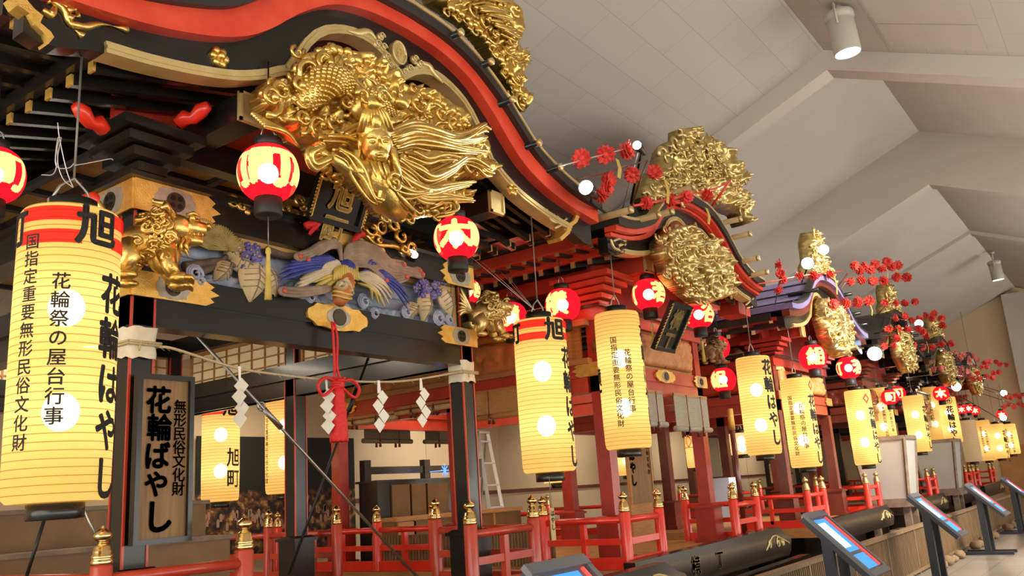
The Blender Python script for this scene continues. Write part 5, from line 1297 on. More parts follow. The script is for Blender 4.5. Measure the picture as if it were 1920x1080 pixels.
wing((660, 515), [(722, 576), (730, 570), (735, 562), (738, 554), (736, 546), (730, 540), (722, 534), (714, 529), (704, 524)], WINGW, 0, 'covert_feathers')
wing((640, 520), [(600, 545), (590, 538), (582, 530)], YELP, 0, 'lower_feathers'); wing((670, 530), [(720, 575), (710, 570), (698, 562)], YELP, 0, 'lower_feathers')
pl_ = MB(); eyes = MB()
for pts in ([(640, 485), (636, 462), (620, 458), (600, 468), (575, 488)], [(640, 480), (630, 455), (605, 460), (580, 475), (560, 482)], [(645, 485), (655, 465), (690, 465), (720, 490), (755, 497)], [(648, 488), (668, 470), (700, 480), (735, 512), (785, 508)], [(650, 490), (675, 480), (705, 500), (730, 525), (760, 520)], [(645, 482), (665, 460), (705, 470), (740, 500), (790, 515)], [(650, 495), (690, 495), (712, 515), (722, 527)], [(620, 540), (590, 545), (560, 548), (530, 546)]):
    P = cr([tuple(P_(a, b, 4.70)) for a, b in pts], 6); n = len(P)
    for o_ in (-.016, 0, .016): pl_.tube([Vector(p)+Vector((0, 0, o_*(1+.6*i/n))) for i, p in enumerate(P)], [.014+.012*sin(pi*min(1, .15+.8*i/n)) for i in range(n)], 7, flat=.7)
    e = Vector(P[-1]); pl_.ball(e, (.045, .02, .035), 9, 6); eyes.ball(e+Vector((0, -.022, 0)), (.022, .012, .018), 9, 6)
o = pl_.build('tail_plumes', PLUME, f1); eyes.build('plume_eyes', PINKR, o)
bd = MB(); bd.tube([tuple(P_(648, 505, 4.74)), tuple(P_(645, 530, 4.70)), tuple(P_(640, 556, 4.66)), tuple(P_(636, 568, 4.65))], [.05, .085, .07, .045], 14); o = bd.build('bird_breast', RUST, f1); rb = MB()
for k in range(7): a_ = P_(648-k*1.6, 515+k*7.5, 4.735-.013*k); rb.tube([a_+Vector((.085*cos(g), -.075*sin(g), .012*cos(2*g))) for g in [pi*j/8 for j in range(9)]], .010, 6)
rb.build('breast_band', YELP, o)
bk = MB(); bk.ball(P_(648, 508, 4.72), (.10, .07, .10), 14, 9); bk.build('bird_back', NAVY, f1)
rf = MB()
for k in range(12): rf.tube(cr([tuple(P_(630+k*3.6, 500-4*sin(k/11*pi), 4.70)), tuple(P_(628+k*3.8, 512-10*sin(k/11*pi), 4.66)), tuple(P_(626+k*4.2, 526-4*sin(k/11*pi), 4.66))], 3), .012, 6)
rf.build('neck_hackle', YELP, f1)
hd_ = P_(641, 535, 4.62); hb = MB(); hb.ball(hd_, (.045, .05, .04), 12, 9); hb.tube([hd_+Vector((-.02, -.03, .0)), hd_+Vector((-.06, -.055, -.005)), hd_+Vector((-.085, -.06, -.03))], [.024, .016, .004], 8)
for k in range(5): hb.tube([hd_+Vector((.01, 0, .03)), hd_+Vector((.04+.01*k, -.01, .06-.012*k)), hd_+Vector((.075+.012*k, 0, .07-.03*k))], [.014, .012, .004], 6)
o = hb.build('bird_head', LEAFC, f1); MB().ball(hd_+Vector((-.02, -.042, .012)), .009, 8, 6).build('bird_eye', IRON, o)
# ================================================================== THINGS ON AND AROUND THE FIRST TWO FLOATS
# wooden name board on the near corner post
sx0, sx1, sz0, sz1, sy = 2.79, 3.165, 1.455, 2.44, 4.735
sg = thing('wooden_sign_board', 'tall framed wooden board brushed 花輪ばやし, on the near corner post of the black float', 'sign', ((sx0+sx1)/2, sy, sz0))
fr = MB()
for (a, b, c, d) in ((sx0, sx0+.03, sz0+.03, sz1-.03), (sx1-.03, sx1, sz0+.03, sz1-.03), (sx0, sx1, sz0, sz0+.03), (sx0, sx1, sz1-.03, sz1)): fr.box((a, sy-.03, c), (b, sy+.02, d))
fr.build('frame', LACQ, sg); bd = MB().box((sx0+.03, sy-.005, sz0+.03), (sx1-.03, sy+.015, sz1-.03)).build('board', WOODS, sg)
t = MB()
for i, ch in enumerate('花輪ばやし'): glyph(t, ch, (.17, .165, .17, .16, .20)[i], lambda u, v: (u, sy-.010, v), B2, 1, sx0+.145+(.0, .01, .0, .0, .02)[i], sz1-.15-.165*i-(.02 if i == 4 else 0))
for i, ch in enumerate('無形民俗文化財'): glyph(t, ch, .088, lambda u, v: (u, sy-.010, v), B1, 1, sx1-.085, sz1-.185-.082*i)
t.build('brush_lettering', INK, bd)
# cloth wraps round the two front posts
def wrap(x, y, z, w, h, label):
    mb = MB(); n = 20; v = []; f = []; rg = random.Random(int(x*10))
    rows = 7
    for j in range(rows):
        for i in range(n):
            g = 2*pi*i/n; c_, s_ = cos(g), sin(g); m_ = max(abs(c_), abs(s_)); q = (w/2+.012+rg.uniform(0, .008)+.008*abs(j-3)/3)/m_**.85
            v.append((x+c_*q, y+s_*q, z+h*j/(rows-1)+(rg.uniform(-.012, .012) if j in (0, rows-1) else 0)))
    f = [(j*n+i, j*n+(i+1) % n, (j+1)*n+(i+1) % n, (j+1)*n+i) for j in range(rows-1) for i in range(n)]
    mb.add(v, f, True); root = thing('cloth_wrap', label, 'cloth', (x, y, z)); mb.build('cloth', CLOTH, root)
    r = MB()
    for q in (.42, .50): r.tube([(x+(w/2+.028)*sx_, y+(w/2+.028)*sy_, z+h*q) for sx_, sy_ in ((-1, -1), (1, -1), (1, 1), (-1, 1), (-1, -1))], .008, 6)
    r.tube([(x-.03, y-w/2-.035, z+h*.46), (x-.045, y-w/2-.045, z+h*.2)], .007, 5); r.build('rope_tie', ROPE, root)
wrap(2.855, 4.87, 2.545, .16, .19, 'white cotton wrap tied round the near corner post above the sign board')
wrap(6.005, 4.87, 2.60, .16, .19, 'white cotton wrap tied round the far corner post of the black float')
# straw rope with folded paper strips
RY0 = 4.70
pts = [tuple(at(a, b, Y=RY0)) for a, b in ((292, 638), (330, 655), (440, 689), (520, 702), (613, 712), (700, 716), (770, 713), (850, 700))]
pts[0] = (2.95, 4.76, 2.62); pts[-1] = (5.92, 4.77, 2.69)
P = cr(pts, 6); mb = MB(); mb.tube(P, .009, 7)
for k in range(len(P)-1): 
    a = Vector(P[k]); 
    if k % 3 == 0: mb.tube([a, a+Vector((.03, -.01, -.025))], [.003, .001], 4)
tag(mb.build('straw_rope', ROPE), 'straw rope sagging between the two front posts of the black float', 'rope')
def shide(px, py, hpx, label, edge=False):
    c = at(px, py, Y=RY0); w = .085; mb = MB(); z = c.z; x = c.x; n = 4; hz = hpx*6.1/FPX/1.0*.92/n
    def quad(p, q, r, s): 
        d = (0, .003, 0); v = [p, q, r, s]; mb.add(v+[tuple(np.add(a, d)) for a in v], [(0, 1, 2, 3), (7, 6, 5, 4), (0, 4, 5, 1), (1, 5, 6, 2), (2, 6, 7, 3), (3, 7, 4, 0)])
    sc_ = .35 if edge else 1
    quad((x-.012, RY0-.012, z+.01), (x+.012, RY0-.012, z+.01), (x+.02*sc_, RY0-.016, z-.09), (x-.02*sc_, RY0-.016, z-.09))
    z -= .08
    for k in range(n):
        s = 1 if k % 2 == 0 else -1; y = RY0-.02-.004*k; ox = .028*s*sc_
        quad((x+ox-.055*sc_, y+(.05 if edge else 0), z-.012*s*0-.035), (x+ox+.0, y, z+.015), (x+ox+.055*sc_, y-(.05 if edge else .008), z-.04), (x+ox+.0, y-.006, z-.10)); z -= .072
    o = mb.build('paper_streamer', PAPERW, org=(x, RY0, z)); return tag(o, label, 'paper streamer', 'folded paper streamers on the straw rope')
shide(447, 690, 80, 'white zigzag paper streamer leftmost on the straw rope, seen edge-on', True)
shide(610, 712, 75, 'white zigzag paper streamer just left of the red tassel', True)
shide(708, 716, 75, 'white zigzag paper streamer just right of the red tassel')
shide(787, 712, 65, 'white zigzag paper streamer rightmost on the straw rope, near the far post')
# red cord and tassel
c = at(632, 622, Y=4.66); X0 = c.x; zt = 2.74
ts = thing('red_tassel', 'long red tassel with looped cord hanging under the beam of the black float', 'tassel', (X0, 4.68, 2.1))
mb = MB()
for s in (-1, 1): mb.tube(cr([(X0+.012*s, 4.70, 2.93), (X0+.02*s, 4.68, 2.80), (X0+.012*s, 4.68, 2.60), (X0+.03*s, 4.67, 2.50)], 5), .010, 7)
for s in (-1, 1): mb.tube(cr([(X0, 4.66, 2.47), (X0+.12*s, 4.65, 2.50), (X0+.20*s, 4.65, 2.44), (X0+.15*s, 4.65, 2.37), (X0+.02*s, 4.66, 2.45)], 5), .012, 7)
mb.ball((X0, 4.66, 2.46), (.05, .05, .05), 12, 8)
for k in range(6): mb.tube(spiral((X0, 4.66, 2.42+.016*k), .05, 1, (1, 0, 0), (0, 1, 0), 10, k), .012, 6)
mb.build('cord', CORD, ts)
mb = MB(); mb.lathe([(0, 2.44), (.035, 2.43), (.048, 2.39), (.045, 2.34), (.055, 2.31), (.068, 2.06), (.066, 2.045), (0, 2.045)], (X0, 4.66, 0), 26); mb.v = [(v[0], v[1], v[2]+.006*sin(37*atan2(v[1]-4.66, v[0]-X0))) if v[2] < 2.3 else v for v in mb.v]; mb.build('fringe', CORD, ts)
# thin brace rods
def rod(a, b, Y, r, label, mat, buckle=None):
    A, B = at(*a, Y=Y), at(*b, Y=Y); root = thing('brace_rod', label, 'rod', tuple(B)); MB().tube([A, B], r, 8).build('rod', mat, root)
    if buckle:
        C = A.lerp(B, buckle); d = (B-A).normalized(); MB().tube([C-d*.10, C+d*.10], r*1.9, 8).build('turnbuckle', mat, root)
        n = d.orthogonal().normalized(); m_ = Vector((d.z, 0, -d.x)); MB().tube([C-d*.13+m_*.03*cos(k*pi/6)+d*.03*sin(k*pi/6) for k in range(13)], .008, 5).build('eye', mat, root)
rod((345, 603), (785, 1085), 5.02, .0115, 'grey steel brace rod running down right across the black float opening', STEEL, .33)
rod((699, 648), (541, 1078), 5.12, .0105, 'thin black brace rod crossing the grey one inside the black float', IRON, .27)
rod((158, 955), (190, 1030), 4.9, .008, 'short grey stay under the nearest tall lantern', STEEL); rod((88, 958), (50, 1080), 5.0, .010, 'thin black stay leaning left under the nearest tall lantern', IRON)
# name plaques
def plaque(name, cs, Y, lean, chars, label, sz, gold):
    """cs: pixel corners tl, tr, br, bl; the top leans out towards the viewer by `lean` metres"""
    q = [at(*cs[0], Y=Y-lean), at(*cs[1], Y=Y-lean), at(*cs[2], Y=Y), at(*cs[3], Y=Y)]; root = thing(name, label, 'plaque', tuple((q[2]+q[3])/2))
    ex = ((q[1]-q[0])+(q[2]-q[3])).normalized(); ey = ((q[0]-q[3])+(q[1]-q[2])); hh = ey.length/2; ey.normalize(); nz_ = ex.cross(ey).normalized(); ww = ((q[1]-q[0]).length+(q[2]-q[3]).length)/2
    o = (q[0]+q[1]+q[2]+q[3])/4
    if nz_.y > 0: nz_ = -nz_
    F = lambda u, v, h: tuple(o+ex*u+ey*v+nz_*h)
    def slab(mb, u0, u1, v0, v1, h0, h1):
        v = [F(u0, v0, h0), F(u1, v0, h0), F(u1, v1, h0), F(u0, v1, h0), F(u0, v0, h1), F(u1, v0, h1), F(u1, v1, h1), F(u0, v1, h1)]; return mb.add(v, [(3, 2, 1, 0), (4, 5, 6, 7), (0, 1, 5, 4), (1, 2, 6, 5), (2, 3, 7, 6), (3, 0, 4, 7)])
    b = slab(MB(), -ww/2, ww/2, -hh/2, hh/2, -.03, 0).build('board', LACQ, root)
    f_ = MB(); e = .045
    for a in ((-ww/2-e, -ww/2, -hh/2-e, hh/2+e), (ww/2, ww/2+e, -hh/2-e, hh/2+e), (-ww/2, ww/2, hh/2, hh/2+e), (-ww/2, ww/2, -hh/2-e, -hh/2)): slab(f_, *a, -.035, .025)
    f_.build('frame', LACQ, root)
    g_ = MB()
    for s in (-1, 1):
        for k in range(14): v = -hh/2+hh*k/13; P = [F(s*(ww/2+e)+s*.012*cos(j*.7), v+.02*sin(j*.7), .025) for j in range(8)]; g_.tube(P, .006, 5)
    g_.build('gilt_edging', gold, root)
    t = MB()
    for i, ch in enumerate(chars): glyph(t, ch, sz, lambda u, v: F(u, v, .012), B2, 1, 0, hh/2-sz*(.62+1.08*i))
    t.build('gilt_lettering', gold, b)
plaque('name_plaque', ((612, 320), (690, 345), (668, 425), (588, 400)), 4.62, .16, '旭町', 'black framed plaque with gilt lettering tucked under the big gold carving', .24, GOLD)
plaque('name_plaque', ((1262, 572), (1292, 580), (1262, 655), (1230, 648)), 4.25, .28, '横丁', 'narrow black plaque with gilt lettering tilted between the two round lanterns of the red float', .25, GOLDD)
# gilt flame ornament, red cloth knots and a small lamp on top of the beam
mb = MB(); rg = random.Random(12); c0 = at(722, 445, Y=4.7)
for (px, py, r) in ((695, 430, .06), (710, 425, .07), (735, 425, .07), (750, 445, .06), (770, 465, .05), (705, 450, .05), (755, 470, .045)):
    q_ = at(px, py, Y=4.70); mb.tube(spiral(q_, r, 1.25, (1, 0, 0), (0, 0, 1), 14, rg.uniform(0, 6), rg.choice((-1, 1)), (0, -.05, 0)), [.018*(1.2-.05*i) for i in range(14)], 7)
mb.tube(cr([tuple(at(a, b, Y=4.71)) for a, b in ((685, 440), (705, 458), (740, 462), (770, 478))], 5), .022, 7); mb.build('gilt_flame_ornament', GOLD, f1)
for (a, b) in (((600, 415), (580, 440)), ((680, 440), (660, 455)), ((572, 425), (596, 432))):
    A, B = at(*a, Y=4.70), at(*b, Y=4.70); MB().tube([A, A.lerp(B, .5)+Vector((0, -.03, .04)), B], [.03, .035, .012], 8).build('red_ribbon_knot', CORD, f1)
mb = MB()
for (px, py, r) in ((435, 380, .05), (450, 390, .05), (535, 395, .05), (550, 405, .05), (560, 380, .05), (575, 395, .045)):
    q_ = at(px, py, Y=4.78); mb.tube(spiral(q_, r, 1.2, (1, 0, 0), (0, 0, 1), 14, rg.uniform(0, 6), 1, (0, -.04, 0)), [.016*(1.2-.05*i) for i in range(14)], 7); mb.ball(q_+Vector((.05, 0, -.02)), .035, 8, 6)
mb.build('gilt_scroll_cresting', GOLD, f1)

# ------------------------------------------------------------------ blinds and furniture of the red float
def blind(p0, p1, z0, z1, label, roll=True, mat=None, drop=.0, group='bamboo blinds of the red float', tassels=2):
    a, b = Vector((*p0, 0)), Vector((*p1, 0)); d = (b-a).normalized(); nrm = Vector((d.y, -d.x, 0)); root = thing('bamboo_blind', label, 'blind', ((a.x+b.x)/2, (a.y+b.y)/2, z0), group)
    if z1-z0 > .08:
        n = max(5, int((z1-z0)/.022)); mb = MB()
        for k in range(n): z = z0+.03+(z1-z0-.03)*k/(n-1); mb.bar(a+Vector((0, 0, z)), b+Vector((0, 0, z)), .010, .016)
        mb.bar(a+Vector((0, 0, (z0+z1)/2)), b+Vector((0, 0, (z0+z1)/2)), .004, z1-z0-.02); mb.build('slats', mat or BAMB, root)
    if roll: MB().tube([a-d*.03+Vector((0, 0, z0)), b+d*.03+Vector((0, 0, z0))], .035, 12).build('roll', BAMP if z1-z0 < .08 else (mat or BAMB), root)
    MB().bar(a+Vector((0, 0, z1)), b+Vector((0, 0, z1)), .025, .035).build('head_rail', WOOD, root)
    for k in range(tassels):
        p = a.lerp(b, (k+.7)/(tassels+.4))-nrm*.0
        for s in (-1, 1):
            q = p+nrm*.04*s
            t = MB(); t.tube([(q.x, q.y, z1), (q.x, q.y, z0+.02)], .006, 5); t.lathe([(0, z0+.03), (.014, z0+.02), (.020, z0-.09), (0, z0-.09)], (q.x, q.y, 0), 8); t.build('pull_tassel', MARO, root)
X8 = 8.10
blind((X8, 5.05), (X8, 6.6), 2.50, 2.80, 'hanging bamboo blind on the near side of the red float, right of the black post')
blind((X8, 6.75), (X8, 7.65), 2.70, 2.76, 'rolled up bamboo blind on the red float, behind the rightmost paper streamer'); blind((X8, 7.7), (X8, 8.75), 2.66, 2.72, 'rolled up bamboo blind on the red float, just right of the red tassel')
p0, p1 = at(682, 785, Y=9.25), at(768, 790, Y=9.25); blind((p0.x, 9.25), (p1.x, 9.25), 2.50, 2.80, 'half lowered grey bamboo blind at the back of the red float, left one', mat=simple('grey_bamboo', (.13, .095, .05), .7, c2=(.2, .15, .085), scale=8, stretch=(1, 1, 25)))
p0, p1 = at(796, 785, Y=9.25), at(870, 790, Y=9.25); blind((p0.x, 9.25), (p1.x, 9.25), 2.50, 2.80, 'half lowered grey bamboo blind at the back of the red float, right one', mat=MATS['grey_bamboo'])
p0, p1 = at(1195, 735, Y=4.62), at(1233, 738, Y=4.62); blind((p0.x-.35, 4.56), (p1.x, 4.56), 2.28, 2.66, 'pale cloth-edged blind at the front of the red float, partly behind a lantern', mat=simple('pale_reed_blind', (.34, .29, .21), .75, c2=(.42, .37, .28), scale=8, stretch=(1, 1, 20)))
p0, p1 = at(1253, 735, Y=4.62), at(1315, 738, Y=4.62); blind((p0.x, 4.56), (p1.x, 4.56), 2.24, 2.66, 'pale cloth-edged blind at the front right of the red float', mat=MATS['pale_reed_blind'])
# black low cabinet with brown doors and its rail
ca = thing('black_cabinet', 'long black low cabinet with brown panels inside the red float', 'cabinet', (9.6, 8.6, .83))
xa, xb = 8.45, 10.6
zc = at(800, 897, Y=8.4).z
MB().box((xa, 8.4, .83), (xb, 8.75, zc)).build('carcass', LACQ, ca)
for (a, b) in ((735, 770), (772, 800), (802, 842), (862, 880)):
    A, B = at(a, 930, Y=8.38), at(b, 930, Y=8.38); MB().box((A.x, 8.375, 1.15), (B.x-.02, 8.40, zc-.07)).build('door', WOODB, ca)
MB().box((xa-.04, 8.36, zc-.03), (xb+.04, 8.78, zc)).build('top', LACQ, ca)
zr = at(800, 880, Y=8.7).z
MB().box((xa, 8.66, zr-.05), (xb+.3, 8.72, zr+.05)).build('back_rail', LACQ, ca)
for px in (685, 797, 895): A = at(px, 880, Y=8.69); MB().box((A.x-.06, 8.64, zc), (A.x+.06, 8.74, zr+.14)).build('rail_post', LACQ, ca)
be = thing('wooden_bench', 'low tan wooden bench with drawers in front of the black cabinet', 'bench', (9.5, 7.9, .83))
A, B = at(728, 972, Y=7.9), at(965, 950, Y=7.9)
zt_ = at(800, 965, Y=7.9).z
MB().box((A.x, 7.75, zt_-.05), (B.x, 8.05, zt_)).build('top', WOOD, be); MB().box((A.x+.02, 7.78, .83), (B.x-.02, 8.05, zt_-.05)).build('carcass', WOODB, be)
MB().box((A.x+.03, 7.76, 1.05), (A.x+.36, 7.78, zt_-.06)).build('drawer', WOOD, be)
for px in (775, 850, 925): C = at(px, 975, Y=7.77); MB().box((C.x, 7.76, .83), (C.x+.04, 7.78, zt_-.05)).build('stile', WOOD, be)
for k, (Ya, Yb) in enumerate(((5.3, 6.5), (6.6, 8.0))):
    mb = MB().box((7.95, Ya, .83), (7.98, Yb, 1.2))
    for j in range(30): y = Ya+(Yb-Ya)*j/29; mb.box((7.938, y-.012, .83), (7.952, y+.012, 1.2))
    mb.build('slatted_skirt', WOODF, f2)
# tiny blue star ornament lit
c = at(834, 882, Y=8.35); mb = MB()
for k in range(8): g = k*pi/4; mb.tube([c, c+Vector((.07*cos(g), 0, .07*sin(g)))], [.010, .006], 6); mb.ball(c+Vector((.075*cos(g), 0, .075*sin(g))), .011, 6, 5)
mb.tube([c, c+Vector((0, .33, 0))], .006, 5)
tag(mb.build('star_ornament', LEDBLUE, org=tuple(c)), 'small glowing blue star ornament on the black rail', 'ornament')
# stepladder
A = at(905, 812, Y=9.6); ld = thing('stepladder', 'tall grey aluminium stepladder standing behind the red float', 'ladder', (A.x, 9.6, 0.02)); zt_ = A.z
for s in (-1, 1):
    MB().bar((A.x+s*.14, 9.6, zt_), (A.x+s*.24+.20, 9.35, 0.02), .03, .06).build('rail', ALU, ld); MB().bar((A.x+s*.14, 9.62, zt_), (A.x+s*.22-.1, 10.1, 0.02), .025, .045).build('rear_leg', ALU, ld)
for k in range(7): t = (k+.4)/7; MB().box((A.x-.14-.1*t+.2*t, 9.57-.25*t, zt_*(1-t)-.015), (A.x+.14+.1*t+.2*t, 9.65-.25*t, zt_*(1-t)+.015)).build('tread', ALU, ld)
MB().box((A.x-.16, 9.56, zt_-.01), (A.x+.16, 9.66, zt_+.03)).build('top_cap', ALU, ld)
# mural print on the rear wall
m, nt, b = nodes_of('night_festival_print')
tc = N(nt, 'ShaderNodeTexCoord'); sp = N(nt, 'ShaderNodeSeparateXYZ'); nt.links.new(tc.outputs['Object'], sp.inputs[0])
band = N(nt, 'ShaderNodeMapRange'); band.inputs['From Min'].default_value = .95; band.inputs['From Max'].default_value = 1.25; band.inputs['To Min'].default_value = 1; band.inputs['To Max'].default_value = 0; nt.links.new(sp.outputs['Z'], band.inputs['Value'])
nz = N(nt, 'ShaderNodeTexNoise'); nz.inputs['Scale'].default_value = 9; nz.inputs['Detail'].default_value = 8; nt.links.new(tc.outputs['Object'], nz.inputs['Vector'])
mu = N(nt, 'ShaderNodeMath', operation='MULTIPLY'); nt.links.new(nz.outputs['Fac'], mu.inputs[0]); nt.links.new(band.outputs[0], mu.inputs[1])
rp = N(nt, 'ShaderNodeValToRGB'); e = rp.color_ramp.elements; e[0].position = .42; e[0].color = (.012, .010, .008, 1); e[1].position = .72; e[1].color = (.55, .33, .10, 1); k_ = e.new(.55); k_.color = (.12, .04, .015, 1)
nt.links.new(mu.outputs[0], rp.inputs['Fac']); nt.links.new(rp.outputs['Color'], b.inputs['Base Color']); b.inputs['Roughness'].default_value = .75
A, B = at(372, 830, Y=11.5), at(665, 830, Y=11.5); zt_ = at(560, 820, Y=11.5).z
mu_ = thing('night_festival_mural', 'dark photo mural of glowing floats and a crowd at night on the rear wall', 'mural', (A.x, 11.55, .9))
MB().box((A.x, 11.52, .9), (B.x, 11.56, zt_)).build('print', m, mu_)
tr2 = MB()
rg = random.Random(5)
for (cxp, w_) in ((.62, .20), (.88, .22)):
    xx = A.x+(B.x-A.x)*cxp
    tr2.prism([(xx+w_*(u/10-1)*.8, 1.78+.22*(1-abs(u/10-1)**1.6)) for u in range(21)]+[(xx+w_*.6, 1.62), (xx-w_*.6, 1.62)], 11.515, 11.522)
tr2.build('printed_float', simple('print_orange', (.10, .035, .012), .5, c2=(.60, .33, .10), scale=11), mu_)
pe = MB()
for k in range(46): x = rg.uniform(A.x+.1, B.x-.1); z = rg.uniform(1.42, 1.62); pe.prism([(x-.02, z-.09), (x+.02, z-.09), (x+.025, z), (x+.01, z+.03), (x-.01, z+.03), (x-.025, z)], 11.514, 11.522)
o = pe.build('printed_crowd', simple('print_pale', (.30, .26, .2), .6, c2=(.5, .2, .1), scale=20), mu_); o['kind'] = 'stuff'
# wooden board between the lanterns at the red float
q = [at(1172, 840, Y=5.9), at(1212, 840, Y=5.9)]; zb_ = at(1190, 945, Y=5.9).z
sg = thing('wooden_sign_board', 'narrow wooden board brushed ばやし, standing inside the red float', 'sign', ((q[0].x+q[1].x)/2, 5.9, .83))
MB().box((q[0].x-.02, 5.88, .83), (q[1].x+.02, 5.93, zb_+.03)).build('stand', WOOD, sg)
bd = MB().box((q[0].x, 5.87, zb_), (q[1].x, 5.9, q[0].z+.35)).build('board', WOODS, sg)
fr = MB(); 
for s in (q[0].x-.025, q[1].x): fr.box((s, 5.855, zb_), (s+.025, 5.905, q[0].z+.35))
fr.build('frame', WOOD, sg); t = MB()
for i, ch in enumerate('花輪ばやし'): glyph(t, ch, .17, lambda u, v: (u, 5.862, v), B2, 1, q[0].x+.11, q[0].z+.25-.175*i)
for i, ch in enumerate('無形民俗文化財'): glyph(t, ch, .075, lambda u, v: (u, 5.862, v), B1, 1, q[1].x-.06, q[0].z+.2-.09*i)
t.build('brush_lettering', INK, bd)
# small hanging name slips
def slip(px, py, h, Y, label, ch='はやし', up=.25):
    c = at(px, py, Y=Y); o = thing('name_slip', label, 'name slip', (c.x, Y, c.z-h), 'small yellow name slips'); b = MB().box((c.x-.03, Y-.004, c.z-h), (c.x+.03, Y+.004, c.z)).build('slip', BAMP, o)
    t = MB(); s = min(.055, h/(len(ch)+.5)); [glyph(t, k, s, lambda u, v: (u, Y-.007, v), B1, 1, c.x, c.z-s*(i+.8)) for i, k in enumerate(ch)]; t.build('lettering', INK, b)
    MB().tube([(c.x, Y, c.z-.01), (c.x, Y, c.z+up)], .003, 4).build('string', WIRE, o)
slip(1034, 952, .26, 4.05, 'yellow name slip dangling at the left railing of the red float', 'はやし'); slip(542, 946, .16, 8.6, 'yellow name slip dangling in front of the mural')
c = at(1443, 870, X=13.85); slip(1443, 870, .3, c.y, 'yellow name slip far back between red and violet-roofed floats', up=2.7-c.z)
# dark pole with gilt cap at the red float, pale storage box
c = at(1372, 800, Y=4.36); o = MB().tube([(c.x, 4.36, .83), (c.x, 4.36, at(1364, 770, X=c.x).z)], .035, 12).build('banner_pole', MARO, f2); zt_ = at(1364, 770, X=c.x).z
MB().tube([(c.x, 4.36, zt_-.26), (c.x, 4.36, zt_+.02)], .042, 12).build('gilt_cap', GOLDP, o)
c = at(1370, 912, Y=6.4); tag(MB().box((c.x-.3, 6.3, .83), (c.x+.3, 6.7, at(1370, 895, Y=6.4).z)).build('storage_box', simple('pale_blue_plastic', (.42, .50, .62), .35, c2=(.5, .57, .68), scale=2), org=(c.x, 6.5, .83)), 'pale bluish plastic storage box on the red float deck', 'box')
# little gilt doll and ball at the left of the near float
c = at(396, 988, Y=6.9); mb = MB(); mb.lathe([(.0, 0), (.05, .0), (.06, .05), (.04, .12), (.055, .17), (.05, .22), (.02, .25), (.0, .26)], (c.x, 6.9, 1.40), 14)
# stay wires from the eaves to the banded lantern
t = at(1003, 582, Y=4.2); mb = MB()
for (px, py, Y) in ((875, 475, 4.5), (905, 492, 4.6), (930, 500, 4.8), (950, 515, 5.0)): mb.tube([at(px, py, Y=Y), t], .0022, 4)
tag(mb.build('stay_wires', ALU), 'thin bright stay wires fanning up from the banded lantern to the eaves', 'wire')
t = at(137, 352, Y=4.2); mb = MB()
for pts in ([(137, 352), (118, 335), (108, 300), (115, 258)], [(137, 352), (125, 320), (112, 262), (108, 230)], [(140, 305), (128, 315), (105, 310), (108, 262), (114, 258)], [(140, 310), (170, 305), (205, 298), (212, 300)], [(78, 328), (100, 326), (108, 300), (107, 278), (112, 258)]):
    P = cr([tuple(at(a, b, Y=4.18)) for a, b in pts], 5); mb.tube(P, .0028, 5)
tag(mb.build('loose_wires', ALU), 'tangle of loose thin wires over the nearest tall lantern', 'wire')
